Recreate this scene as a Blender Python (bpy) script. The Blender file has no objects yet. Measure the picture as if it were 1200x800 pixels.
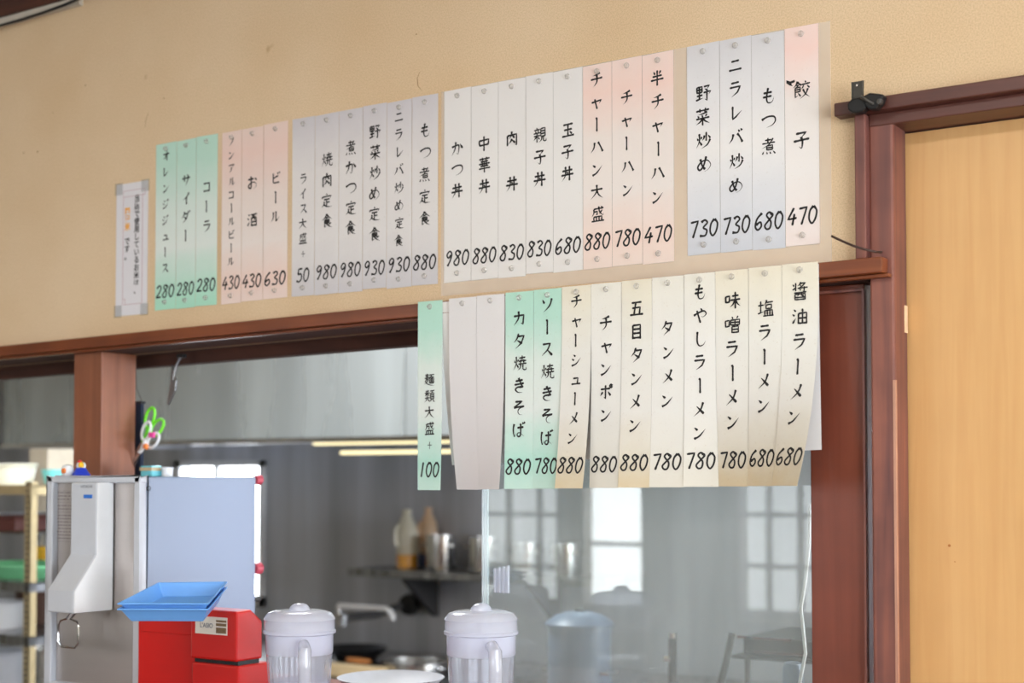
import bpy, math, random
from math import radians, sin, cos, tan, atan, pi
random.seed(7)
SC = bpy.context.scene
COL = SC.collection

# ------------------------------------------------------------------ camera, world, lights, exposure
F = 1700.0                                   # focal length in pixels of the 1200 px wide frame
PITCH = radians(2.0)
PPY = 560 - F*tan(PITCH)                     # row of the lens axis (the lens is shifted up)
YAW = atan(F/(2548*cos(PITCH)))
D, H = 2.17, 1.45                            # camera distance from the menu wall, eye height
cam_d = bpy.data.cameras.new('camera')
cam = bpy.data.objects.new('camera', cam_d); COL.objects.link(cam)
cam.location = (0, -D, H); cam.rotation_euler = (pi/2+PITCH, 0, YAW)
cam_d.sensor_fit = 'HORIZONTAL'; cam_d.sensor_width = 36; cam_d.lens = 36*F/1200
cam_d.shift_y = (PPY-400)/1200
cam_d.clip_start = .05; cam_d.clip_end = 60
cam_d.dof.use_dof = True; cam_d.dof.focus_distance = 2.42; cam_d.dof.aperture_fstop = 3.2
SC.camera = cam
SC.view_settings.view_transform = 'Standard'; SC.view_settings.look = 'None'
SC.view_settings.gamma = 1; SC.view_settings.use_curve_mapping = False
SC.view_settings.exposure = 0.0
try:
    SC.cycles.use_denoising = True; SC.cycles.max_bounces = 10; SC.cycles.transparent_max_bounces = 16
    SC.cycles.sample_clamp_indirect = 6; SC.cycles.caustics_reflective = False; SC.cycles.caustics_refractive = False
except Exception: pass
WD = bpy.data.worlds.new('world'); SC.world = WD; WD.use_nodes = True
WD.node_tree.nodes['Background'].inputs[0].default_value = (.80, .90, 1, 1)
WD.node_tree.nodes['Background'].inputs[1].default_value = .6
# brightness of the daylight in the panes, the kitchen side one added
DAY_CLEAR, DAY_FROST, DAY_SIDE, DAY_KITCHEN, FILL_KSIDE = 15.0, 5.5, 13.0, 14.0, 26.0
def area_light(name, loc, rot, sx, sy, power, col):
    l = bpy.data.lights.new(name, 'AREA'); l.shape = 'RECTANGLE'; l.size = sx; l.size_y = sy
    l.energy = power; l.color = col
    o = bpy.data.objects.new(name, l); COL.objects.link(o); o.location = loc; o.rotation_euler = rot
    return o
# unseen ceiling lamps added to brighten dining room and kitchen (their fixtures are built below)
area_light('dining_fill_light', (-.6, -2.1, 2.62), (0, 0, 0), 1.2, .30, 34, (1, .97, .92))
area_light('dining_fill_light', (-2.9, -2.1, 2.62), (0, 0, 0), 1.2, .30, 8, (1, .80, .55))  # added lamp, kept warm and dim to tone the left of the wall
area_light('kitchen_fill_light', (-3.0, 1.0, 2.60), (0, 0, 0), .6, .25, 75, (.94, .97, 1))  # added lamp, placed and sized to brighten the hood front

# ------------------------------------------------------------------ projection helper: a pixel of the photo on a vertical plane y = Y
_fw = (-sin(YAW)*cos(PITCH), cos(YAW)*cos(PITCH), sin(PITCH)); _rt = (cos(YAW), sin(YAW), 0)
_up = (sin(YAW)*sin(PITCH), -cos(YAW)*sin(PITCH), cos(PITCH))
def at(x, y, Y):
    a, b = (x-600)/F, -(y-PPY)/F
    d = [_fw[i]+a*_rt[i]+b*_up[i] for i in range(3)]; t = (Y+D)/d[1]
    return (d[0]*t, Y, H+d[2]*t)
def atz(x, y, depth):
    a, b = (x-600)/F, -(y-PPY)/F
    d = [_fw[i]+a*_rt[i]+b*_up[i] for i in range(3)]
    return (d[0]*depth, d[1]*depth-D, H+d[2]*depth)

# ------------------------------------------------------------------ materials
def lin(c): return tuple(((v/255)/12.92 if v/255 <= .04045 else ((v/255+.055)/1.055)**2.4) for v in c)+(1,)
def newmat(name):
    m = bpy.data.materials.new(name); m.use_nodes = True; nt = m.node_tree
    return m, nt, nt.nodes['Principled BSDF'], nt.nodes['Material Output']
def node(nt, t, **kw):
    n = nt.nodes.new(t)
    for k, v in kw.items(): setattr(n, k, v)
    return n
def plain(name, c, rough=.5, metal=0, coat=0, var=.06, scale=30, bump=0, spec=.5, emit=0):
    m, nt, b, o = newmat(name); L = nt.links.new
    b.inputs['Roughness'].default_value = rough; b.inputs['Metallic'].default_value = metal
    b.inputs['Specular IOR Level'].default_value = spec; b.inputs['Coat Weight'].default_value = coat
    tc = node(nt, 'ShaderNodeTexCoord'); nz = node(nt, 'ShaderNodeTexNoise'); nz.inputs['Scale'].default_value = scale
    nz.inputs['Detail'].default_value = 6
    L(tc.outputs['Object'], nz.inputs['Vector'])
    r = node(nt, 'ShaderNodeValToRGB'); c = lin(c)
    r.color_ramp.elements[0].position = .3; r.color_ramp.elements[1].position = .7
    r.color_ramp.elements[0].color = tuple(v*(1-var) for v in c[:3])+(1,)
    r.color_ramp.elements[1].color = tuple(min(1, v*(1+var)) for v in c[:3])+(1,)
    L(nz.outputs['Fac'], r.inputs['Fac']); L(r.outputs['Color'], b.inputs['Base Color'])
    if bump:
        bp = node(nt, 'ShaderNodeBump'); bp.inputs['Strength'].default_value = bump; bp.inputs['Distance'].default_value = .002
        L(nz.outputs['Fac'], bp.inputs['Height']); L(bp.outputs['Normal'], b.inputs['Normal'])
    if emit:
        b.inputs['Emission Color'].default_value = c; b.inputs['Emission Strength'].default_value = emit
    return m
def wood(name, c, c2, axis='z', rough=.45, scale=1, bump=.15, contrast=1.0, blot=.5):
    m, nt, b, o = newmat(name); L = nt.links.new
    b.inputs['Roughness'].default_value = rough
    tc = node(nt, 'ShaderNodeTexCoord'); mp = node(nt, 'ShaderNodeMapping')
    s = {'x': (2, 45, 45), 'y': (45, 2, 45), 'z': (45, 45, 2)}[axis]
    mp.inputs['Scale'].default_value = tuple(v*scale for v in s)
    n1 = node(nt, 'ShaderNodeTexNoise'); n1.inputs['Scale'].default_value = 1.0; n1.inputs['Detail'].default_value = 8; n1.inputs['Distortion'].default_value = .6
    n2 = node(nt, 'ShaderNodeTexNoise'); n2.inputs['Scale'].default_value = 9.0; n2.inputs['Detail'].default_value = 3
    L(tc.outputs['Object'], mp.inputs['Vector']); L(mp.outputs['Vector'], n1.inputs['Vector']); L(tc.outputs['Object'], n2.inputs['Vector'])
    r = node(nt, 'ShaderNodeValToRGB'); r.color_ramp.elements[0].position = .5-.22*contrast; r.color_ramp.elements[1].position = .5+.22*contrast
    r.color_ramp.elements[0].color = lin(c2); r.color_ramp.elements[1].color = lin(c)
    mx = node(nt, 'ShaderNodeMix', data_type='RGBA', blend_type='MULTIPLY'); mx.inputs[0].default_value = blot
    r2 = node(nt, 'ShaderNodeValToRGB'); r2.color_ramp.elements[0].position = .3; r2.color_ramp.elements[1].position = .75
    r2.color_ramp.elements[0].color = (.55, .55, .6, 1); r2.color_ramp.elements[1].color = (1.1, 1.05, 1, 1)
    L(n1.outputs['Fac'], r.inputs['Fac']); L(n2.outputs['Fac'], r2.inputs['Fac'])
    L(r.outputs['Color'], mx.inputs[6]); L(r2.outputs['Color'], mx.inputs[7]); L(mx.outputs[2], b.inputs['Base Color'])
    bp = node(nt, 'ShaderNodeBump'); bp.inputs['Strength'].default_value = bump; bp.inputs['Distance'].default_value = .001
    L(n1.outputs['Fac'], bp.inputs['Height']); L(bp.outputs['Normal'], b.inputs['Normal'])
    return m
def steel(name, v=(150, 152, 155), rough=.28, streak=(40, 40, 1.5), amt=.35, metal=1):
    m, nt, b, o = newmat(name); L = nt.links.new
    b.inputs['Metallic'].default_value = metal
    tc = node(nt, 'ShaderNodeTexCoord'); mp = node(nt, 'ShaderNodeMapping'); mp.inputs['Scale'].default_value = streak
    n1 = node(nt, 'ShaderNodeTexNoise'); n1.inputs['Scale'].default_value = .6; n1.inputs['Detail'].default_value = 7
    L(tc.outputs['Object'], mp.inputs['Vector']); L(mp.outputs['Vector'], n1.inputs['Vector'])
    r = node(nt, 'ShaderNodeValToRGB'); c = lin(v)
    r.color_ramp.elements[0].position = .3; r.color_ramp.elements[1].position = .7
    r.color_ramp.elements[0].color = tuple(x*(1-amt) for x in c[:3])+(1,); r.color_ramp.elements[1].color = tuple(min(1, x*(1+amt)) for x in c[:3])+(1,)
    mr = node(nt, 'ShaderNodeMapRange'); mr.inputs['To Min'].default_value = rough*.7; mr.inputs['To Max'].default_value = rough*1.4
    L(n1.outputs['Fac'], r.inputs['Fac']); L(r.outputs['Color'], b.inputs['Base Color'])
    L(n1.outputs['Fac'], mr.inputs['Value']); L(mr.outputs['Result'], b.inputs['Roughness'])
    return m
def glow(name, c, s):
    m, nt, b, o = newmat(name); nt.nodes.remove(b)
    e = node(nt, 'ShaderNodeEmission'); e.inputs[0].default_value = c; e.inputs[1].default_value = s
    nt.links.new(e.outputs[0], o.inputs[0]); return m
def glass(name, tint=(.93, .97, .96, 1), ior=1.5, rough=0.0, haze=.0, hazecol=(.8, .85, .85, 1), boost=1.0):
    """thin clear sheet: fresnel mirror over a see-through body, with a film of dust or frosting"""
    m, nt, b, o = newmat(name); nt.nodes.remove(b); L = nt.links.new
    tr = node(nt, 'ShaderNodeBsdfTransparent'); tr.inputs[0].default_value = tint
    gl = node(nt, 'ShaderNodeBsdfGlossy'); gl.inputs['Roughness'].default_value = rough
    fr = node(nt, 'ShaderNodeFresnel'); 
    ge = node(nt, 'ShaderNodeNewGeometry'); io = node(nt, 'ShaderNodeMapRange'); io.inputs['To Min'].default_value = ior; io.inputs['To Max'].default_value = 1/ior
    L(ge.outputs['Backfacing'], io.inputs['Value']); L(io.outputs['Result'], fr.inputs[0])
    mm = node(nt, 'ShaderNodeMath', operation='MULTIPLY', use_clamp=True); mm.inputs[1].default_value = boost
    mix = node(nt, 'ShaderNodeMixShader'); L(fr.outputs[0], mm.inputs[0]); L(mm.outputs[0], mix.inputs[0])
    src = tr.outputs[0]
    if haze:
        df = node(nt, 'ShaderNodeBsdfDiffuse'); df.inputs[0].default_value = hazecol
        tl = node(nt, 'ShaderNodeBsdfTranslucent'); tl.inputs[0].default_value = hazecol
        ad = node(nt, 'ShaderNodeMixShader'); ad.inputs[0].default_value = .45
        L(df.outputs[0], ad.inputs[1]); L(tl.outputs[0], ad.inputs[2])
        hz = node(nt, 'ShaderNodeMixShader'); tc = node(nt, 'ShaderNodeTexCoord')
        nz = node(nt, 'ShaderNodeTexNoise'); nz.inputs['Scale'].default_value = 7; nz.inputs['Detail'].default_value = 8
        mr = node(nt, 'ShaderNodeMapRange'); mr.inputs['To Min'].default_value = haze*.75; mr.inputs['To Max'].default_value = min(1, haze*1.25)
        L(tc.outputs['Object'], nz.inputs['Vector']); L(nz.outputs['Fac'], mr.inputs['Value']); L(mr.outputs['Result'], hz.inputs[0])
        L(tr.outputs[0], hz.inputs[1]); L(ad.outputs[0], hz.inputs[2]); src = hz.outputs[0]
    L(src, mix.inputs[1]); L(gl.outputs[0], mix.inputs[2]); L(mix.outputs[0], o.inputs[0]); return m
def plaster(name, c, c2):
    """old sand-finish plaster wall covering: fine fibres, brown age spots"""
    m, nt, b, o = newmat(name); L = nt.links.new; b.inputs['Roughness'].default_value = .9; b.inputs['Specular IOR Level'].default_value = .15
    tc = node(nt, 'ShaderNodeTexCoord')
    n1 = node(nt, 'ShaderNodeTexNoise'); n1.inputs['Scale'].default_value = 2.2; n1.inputs['Detail'].default_value = 5
    n2 = node(nt, 'ShaderNodeTexNoise'); n2.inputs['Scale'].default_value = 420; n2.inputs['Detail'].default_value = 4
    n3 = node(nt, 'ShaderNodeTexNoise'); n3.inputs['Scale'].default_value = 14; n3.inputs['Detail'].default_value = 2
    for n in (n1, n2, n3): L(tc.outputs['Object'], n.inputs['Vector'])
    r = node(nt, 'ShaderNodeValToRGB'); r.color_ramp.elements[0].position = .35; r.color_ramp.elements[1].position = .65
    r.color_ramp.elements[0].color = lin(c2); r.color_ramp.elements[1].color = lin(c); L(n1.outputs['Fac'], r.inputs['Fac'])
    mx = node(nt, 'ShaderNodeMix', data_type='RGBA', blend_type='MULTIPLY'); mx.inputs[0].default_value = 1
    r2 = node(nt, 'ShaderNodeValToRGB'); r2.color_ramp.elements[0].position = .3; r2.color_ramp.elements[1].position = .6
    r2.color_ramp.elements[0].color = (.80, .78, .74, 1); r2.color_ramp.elements[1].color = (1, 1, 1, 1); L(n2.outputs['Fac'], r2.inputs['Fac'])
    L(r.outputs['Color'], mx.inputs[6]); L(r2.outputs['Color'], mx.inputs[7])
    mx2 = node(nt, 'ShaderNodeMix', data_type='RGBA', blend_type='MULTIPLY'); mx2.inputs[0].default_value = 1
    r3 = node(nt, 'ShaderNodeValToRGB'); r3.color_ramp.elements[0].position = .20; r3.color_ramp.elements[1].position = .27
    r3.color_ramp.elements[0].color = (.62, .5, .38, 1); r3.color_ramp.elements[1].color = (1, 1, 1, 1); L(n3.outputs['Fac'], r3.inputs['Fac'])
    L(mx.outputs[2], mx2.inputs[6]); L(r3.outputs['Color'], mx2.inputs[7]); L(mx2.outputs[2], b.inputs['Base Color'])
    bp = node(nt, 'ShaderNodeBump'); bp.inputs['Strength'].default_value = .2; bp.inputs['Distance'].default_value = .001
    L(n2.outputs['Fac'], bp.inputs['Height']); L(bp.outputs['Normal'], b.inputs['Normal']); return m
def paper(name, stops, speck=.0, rough=.75):
    """printed paper slip: a tint that fades along the slip's height (Generated z), with handling specks"""
    m, nt, b, o = newmat(name); L = nt.links.new; b.inputs['Roughness'].default_value = rough; b.inputs['Specular IOR Level'].default_value = .25
    tc = node(nt, 'ShaderNodeTexCoord'); sp = node(nt, 'ShaderNodeSeparateXYZ'); L(tc.outputs['Generated'], sp.inputs[0])
    n0 = node(nt, 'ShaderNodeTexNoise'); n0.inputs['Scale'].default_value = 14; n0.inputs['Detail'].default_value = 4; L(tc.outputs['Object'], n0.inputs['Vector'])
    ma = node(nt, 'ShaderNodeMath', operation='MULTIPLY_ADD'); ma.inputs[1].default_value = .22; ma.inputs[2].default_value = -.11
    L(n0.outputs['Fac'], ma.inputs[0]); ad = node(nt, 'ShaderNodeMath', operation='ADD'); L(sp.outputs['Z'], ad.inputs[0]); L(ma.outputs[0], ad.inputs[1])
    r = node(nt, 'ShaderNodeValToRGB'); e = r.color_ramp.elements
    while len(e) < len(stops): e.new(.5)
    for k, (p, c) in enumerate(stops): e[k].position = p; e[k].color = lin(c)
    L(ad.outputs[0], r.inputs['Fac'])
    n1 = node(nt, 'ShaderNodeTexNoise'); n1.inputs['Scale'].default_value = 260; n1.inputs['Detail'].default_value = 3; L(tc.outputs['Object'], n1.inputs['Vector'])
    r2 = node(nt, 'ShaderNodeValToRGB'); r2.color_ramp.elements[0].position = .27; r2.color_ramp.elements[1].position = .36
    k = 1-speck; r2.color_ramp.elements[0].color = (k, k*.97, k*.94, 1); r2.color_ramp.elements[1].color = (1, 1, 1, 1); L(n1.outputs['Fac'], r2.inputs['Fac'])
    mx = node(nt, 'ShaderNodeMix', data_type='RGBA', blend_type='MULTIPLY'); mx.inputs[0].default_value = 1
    L(r.outputs['Color'], mx.inputs[6]); L(r2.outputs['Color'], mx.inputs[7]); L(mx.outputs[2], b.inputs['Base Color'])
    bp = node(nt, 'ShaderNodeBump'); bp.inputs['Strength'].default_value = .25; bp.inputs['Distance'].default_value = .003
    L(n0.outputs['Fac'], bp.inputs['Height']); L(bp.outputs['Normal'], b.inputs['Normal']); return m

# ------------------------------------------------------------------ mesh helpers
class MB:
    def __init__(s): s.v = []; s.f = []; s.mi = []; s.cur = 0
    def add(s, vs, fs):
        b = len(s.v); s.v += [tuple(p) for p in vs]
        for f in fs: s.f.append(tuple(b+i for i in f)); s.mi.append(s.cur)
        return s
    def box(s, x0, x1, y0, y1, z0, z1):
        x0, x1 = sorted((x0, x1)); y0, y1 = sorted((y0, y1)); z0, z1 = sorted((z0, z1))
        return s.hexa([(x0,y0,z0),(x1,y0,z0),(x1,y1,z0),(x0,y1,z0),(x0,y0,z1),(x1,y0,z1),(x1,y1,z1),(x0,y1,z1)])
    def hexa(s, p):
        return s.add(p, [(3,2,1,0),(4,5,6,7),(0,1,5,4),(1,2,6,5),(2,3,7,6),(3,0,4,7)])
    def prism(s, poly, ax, a0, a1):
        """extrude polygon (list of 2-tuples over the other two axes, in x,y,z order) along axis ax"""
        def P(q, a): l = list(q); l.insert('xyz'.index(ax), a); return tuple(l)
        n = len(poly); vs = [P(q, a0) for q in poly]+[P(q, a1) for q in poly]
        return s.add(vs, [tuple(range(n))[::-1], tuple(range(n, 2*n))]+[(i, (i+1) % n, n+(i+1) % n, n+i) for i in range(n)])
    def tube(s, pts, r, seg=10, cap=True):
        from mathutils import Vector
        pts = [Vector(p) for p in pts]; n = len(pts); rs = r if isinstance(r, (list, tuple)) else [r]*n
        ref = None; vs = []; fs = []
        for i, p in enumerate(pts):
            t = (pts[min(n-1, i+1)]-pts[max(0, i-1)]).normalized()
            if ref is None:
                ref = Vector((0, 0, 1)) if abs(t.z) < .9 else Vector((1, 0, 0))
            u = t.cross(ref).normalized(); w = u.cross(t).normalized(); ref = w
            vs += [tuple(p+(u*cos(2*pi*k/seg)+w*sin(2*pi*k/seg))*rs[i]) for k in range(seg)]
        for i in range(n-1):
            fs += [(i*seg+k, i*seg+(k+1) % seg, (i+1)*seg+(k+1) % seg, (i+1)*seg+k) for k in range(seg)]
        if cap: fs += [tuple(range(seg))[::-1], tuple(range((n-1)*seg, n*seg))]
        return s.add(vs, fs)
    def lathe(s, prof, c=(0, 0, 0), seg=32, ax='z', ripple=None):
        vs = []; fs = []; n = len(prof)
        for k in range(seg):
            a = 2*pi*k/seg
            for i, (r, z) in enumerate(prof):
                rr = r*(1+(ripple(a, z) if ripple else 0))
                q = (rr*cos(a), rr*sin(a), z)
                if ax == 'x': q = (q[2], q[0], q[1])
                if ax == 'y': q = (q[0], q[2], q[1])
                vs.append((c[0]+q[0], c[1]+q[1], c[2]+q[2]))
        for k in range(seg):
            for i in range(n-1):
                a, b = k*n+i, ((k+1) % seg)*n+i
                fs.append((a, b, b+1, a+1))
        return s.add(vs, fs)
    def build(s, name, mats, parent=None, smooth=False, bevel=0, subsurf=0, solid=0, origin=None):
        xs = list(zip(*s.v))
        base = origin or ((min(xs[0])+max(xs[0]))/2, (min(xs[1])+max(xs[1]))/2, min(xs[2]))
        me = bpy.data.meshes.new(name); me.from_pydata([tuple(p[i]-base[i] for i in range(3)) for p in s.v], [], s.f)
        if not isinstance(mats, (list, tuple)): mats = [mats]
        for m in mats: me.materials.append(m)
        for p, mi in zip(me.polygons, s.mi): p.material_index = mi; p.use_smooth = smooth
        import bmesh
        bm = bmesh.new(); bm.from_mesh(me); bmesh.ops.remove_doubles(bm, verts=bm.verts, dist=1e-6)
        bmesh.ops.recalc_face_normals(bm, faces=bm.faces); bm.to_mesh(me); bm.free()
        if smooth:
            try: me.set_sharp_from_angle(angle=radians(40))
            except Exception: pass
        o = bpy.data.objects.new(name, me); COL.objects.link(o)
        pw = WORLD.get(parent.name, (0, 0, 0)) if parent else (0, 0, 0)
        WORLD[o.name] = base
        o.location = tuple(base[i]-pw[i] for i in range(3))
        if parent: o.parent = parent
        if solid:
            md = o.modifiers.new('solid', 'SOLIDIFY'); md.thickness = solid; md.offset = 0
        if bevel:
            md = o.modifiers.new('bevel', 'BEVEL'); md.width = bevel; md.segments = 2; md.limit_method = 'ANGLE'; md.angle_limit = radians(40)
        if subsurf:
            md = o.modifiers.new('sub', 'SUBSURF'); md.levels = md.render_levels = subsurf
        return o
WORLD = {}
def tag(o, label=None, cat=None, group=None, kind=None):
    for k, v in (('label', label), ('category', cat), ('group', group), ('kind', kind)):
        if v: o[k] = v
    return o
def thing(name, loc, label, cat, group=None):
    o = bpy.data.objects.new(name, None); COL.objects.link(o); o.location = loc; o.empty_display_size = .05
    WORLD[o.name] = tuple(loc); return tag(o, label, cat, group)
def copy_tree(o, parent=None):
    c = o.copy(); COL.objects.link(c); c.parent = parent
    for ch in list(o.children): copy_tree(ch, c)
    return c
def struct(o, label, cat): return tag(o, label, cat, kind='structure')
def arc(c, r, a0, a1, n, plane='xz'):
    out = []
    for k in range(n+1):
        a = a0+(a1-a0)*k/n; p, q = r*cos(a), r*sin(a)
        out.append({'xz': (c[0]+p, c[1], c[2]+q), 'xy': (c[0]+p, c[1]+q, c[2]), 'yz': (c[0], c[1]+p, c[2]+q)}[plane])
    return out

# ------------------------------------------------------------------ palette
M = {}
M['plaster'] = plaster('beige_plaster', (229, 204, 172), (219, 190, 154))
M['plaster2'] = plaster('pale_plaster', (210, 205, 190), (200, 194, 178))
M['post'] = wood('post_wood', (150, 92, 64), (124, 72, 48))
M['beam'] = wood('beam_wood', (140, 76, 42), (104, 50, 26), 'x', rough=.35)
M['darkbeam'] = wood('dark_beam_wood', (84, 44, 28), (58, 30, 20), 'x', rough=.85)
M['panel'] = wood('red_panel_wood', (134, 70, 52), (112, 54, 38), rough=.35, scale=.6)
M['jamb'] = wood('jamb_wood', (150, 92, 76), (98, 62, 62), rough=.45, blot=.75)
M['lattice'] = wood('pale_lattice_wood', (150, 140, 126), (128, 118, 104))
M['header'] = wood('header_wood', (106, 62, 52), (82, 46, 40), 'x', rough=.4)
M['lightwood'] = wood('runner_wood', (150, 120, 90), (120, 92, 66), 'x', rough=.5)
M['veneer'] = wood('pale_veneer', (214, 168, 112), (207, 158, 102), rough=.4, scale=1.6, bump=.05, blot=.1)
M['ink'] = plain('brush_ink', (30, 28, 30), .7, var=.1)
M['steel'] = steel('sheet_steel')
M['hood'] = steel('hood_steel', (178, 188, 192), .26, (6, 6, .8), .2, .55)
M['backsteel'] = steel('smeared_wall_steel', (178, 182, 192), .36, (9, 9, .6), .30, .4)
M['chrome'] = steel('chrome', (205, 207, 210), .12, (5, 5, 5), .05)
M['potsteel'] = steel('pot_steel', (185, 184, 182), .2, (8, 8, 3), .1)
M['black'] = plain('black_iron', (26, 26, 28), .45, .3)
M['wokblack'] = plain('wok_black', (22, 21, 22), .38, .4)
M['white'] = plain('white_plastic', (226, 228, 232), .4, var=.02)
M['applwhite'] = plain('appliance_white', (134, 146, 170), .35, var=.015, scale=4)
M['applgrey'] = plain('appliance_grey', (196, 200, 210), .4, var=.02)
M['red'] = plain('red_enamel', (206, 26, 22), .3, coat=.3, var=.04, scale=6)
M['blue'] = plain('blue_plastic', (108, 166, 234), .35, var=.03)
M['navy'] = plain('navy_cloth', (26, 36, 58), .9, var=.15, scale=200)
M['lime'] = plain('lime_plastic', (112, 214, 40), .35)
M['pink'] = plain('pink_plastic', (222, 60, 150), .4)
M['cream'] = plain('cream_angle_steel', (172, 158, 124), .5, var=.08)
M['mint'] = plain('mint_plastic', (120, 200, 150), .45)
M['yellow'] = plain('yellow_plastic', (238, 184, 20), .45)
M['teal'] = plain('turquoise_plastic', (110, 200, 214), .4)
M['dark'] = plain('dark_grey', (52, 52, 54), .6)
M['bluegrey'] = plain('blue_grey_enamel', (84, 100, 124), .4)
M['orange'] = plain('orange_plastic', (236, 130, 60), .5)
M['woodlight'] = wood('board_wood', (216, 196, 158), (196, 172, 130), 'x', scale=.6)
M['handlewood'] = wood('handle_wood', (176, 116, 62), (150, 92, 44), 'x')
M['tile'] = plain('floor_tile', (120, 112, 104), .5, var=.1, scale=3)
M['ceil'] = plain('ceiling_board', (206, 196, 178), .85, var=.04, scale=5)
M['pane_clear'] = glow('bright_daylight_pane', (.93, .97, 1, 1), DAY_CLEAR)
M['pane_frost'] = glow('frosted_daylight_pane', (.92, .96, 1, 1), DAY_FROST)
M['pane_side'] = glow('side_daylight_pane', (.88, .95, 1, 1), DAY_SIDE)
M['pane_kitchen'] = glow('kitchen_daylight_pane', (.92, .96, 1, 1), DAY_KITCHEN)
M['fill_kside'] = glow('kitchen_side_fill', (.92, .96, 1, 1), FILL_KSIDE)  # glow of the added side window
M['tube'] = glow('lit_tube', (1, .87, .50, 1), 1.7)
M['lamp'] = glow('lit_lamp_cover', (1, .95, .86, 1), 6)
M['glass'] = glass('dusty_sheet_glass', haze=.15, boost=1.0)
M['glassedge'] = glass('polished_glass_edge', tint=(.9, .95, .96, 1), haze=.5, hazecol=(.9, .95, .98, 1), boost=1.5)
M['clear'] = glass('clear_plastic', tint=(.90, .91, .96, 1), haze=.28, hazecol=(.90, .92, 1, 1), boost=1.5, rough=.05)
M['frost'] = glass('frosted_plastic', tint=(.88, .89, .95, 1), haze=.56, hazecol=(.88, .90, 1, 1), rough=.2, boost=1.0)
M['grip'] = glass('clear_grip_plastic', tint=(.92, .93, .98, 1), haze=.42, hazecol=(.92, .94, 1, 1), rough=.05, boost=1.6)
M['bottle'] = glass('milky_plastic', tint=(.9, .9, .82, 1), haze=.8, hazecol=(.86, .84, .72, 1), rough=.2)
M['bottle2'] = glass('peach_plastic', tint=(.95, .8, .62, 1), haze=.75, hazecol=(.86, .66, .46, 1), rough=.2)
M['oil'] = plain('amber_oil', (196, 140, 44), .2)
M['tack'] = glass('clear_tack', tint=(.97, .96, .95, 1), haze=.3, hazecol=(.95, .93, .90, 1), rough=.1, boost=1.4)
G1, G2 = (158, 216, 188), (216, 230, 221)
M['p_green'] = paper('green_fade_paper', [(0, (172, 222, 200)), (.14, (184, 222, 206)), (.36, (220, 228, 224)), (.62, (212, 226, 219)), (.86, (186, 218, 204)), (1, (184, 218, 204))], .06)
M['p_mint'] = paper('mint_fade_paper', [(0, (196, 226, 216)), (.14, (178, 222, 209)), (.40, (222, 229, 226)), (.66, (216, 228, 222)), (.84, (182, 220, 206)), (1, (178, 218, 202))], .06)
M['p_pink'] = paper('pink_fade_paper', [(0, (234, 212, 204)), (.12, (234, 206, 196)), (.32, (231, 220, 215)), (.62, (230, 214, 207)), (.86, (232, 202, 192)), (1, (230, 206, 197))], .08)
M['p_salmon'] = paper('salmon_fade_paper', [(0, (232, 212, 202)), (.14, (234, 210, 200)), (.36, (230, 221, 216)), (.64, (231, 220, 214)), (.86, (236, 206, 196)), (1, (233, 210, 202))], .05)
M['p_grey'] = paper('grey_lilac_paper', [(0, (204, 200, 204)), (.3, (222, 218, 217)), (.7, (222, 217, 216)), (1, (202, 197, 202))], .14)
M['p_white'] = paper('white_slip_paper', [(0, (226, 222, 220)), (.5, (229, 226, 224)), (1, (226, 222, 221))], .05)
M['p_silver'] = paper('silver_fade_paper', [(0, (202, 204, 212)), (.2, (212, 213, 219)), (.5, (230, 227, 226)), (.75, (222, 220, 222)), (1, (208, 206, 210))], .10)
M['p_rose'] = paper('rose_fade_paper', [(0, (232, 218, 214)), (.3, (230, 225, 223)), (.66, (232, 225, 222)), (.9, (238, 206, 198)), (1, (236, 210, 203))], .05)
M['p_tan'] = paper('tan_fade_paper', [(0, (212, 195, 164)), (.13, (216, 208, 192)), (.36, (224, 221, 216)), (.7, (226, 224, 218)), (.9, (227, 221, 206)), (1, (225, 217, 199))], .08)
M['p_cream'] = paper('cream_slip_paper', [(0, (216, 211, 200)), (.35, (223, 221, 217)), (.7, (229, 227, 223)), (1, (227, 223, 213))], .06)
M['p_blank'] = paper('blank_slip_paper', [(0, (220, 216, 218)), (1, (222, 219, 220))], .03)
M['p_sheet'] = paper('backing_paper', [(0, (224, 224, 226)), (1, (226, 222, 220))], .02)
M['p_notice'] = paper('notice_paper', [(0, (224, 222, 228)), (1, (222, 219, 224))], .02, .35)

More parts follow.
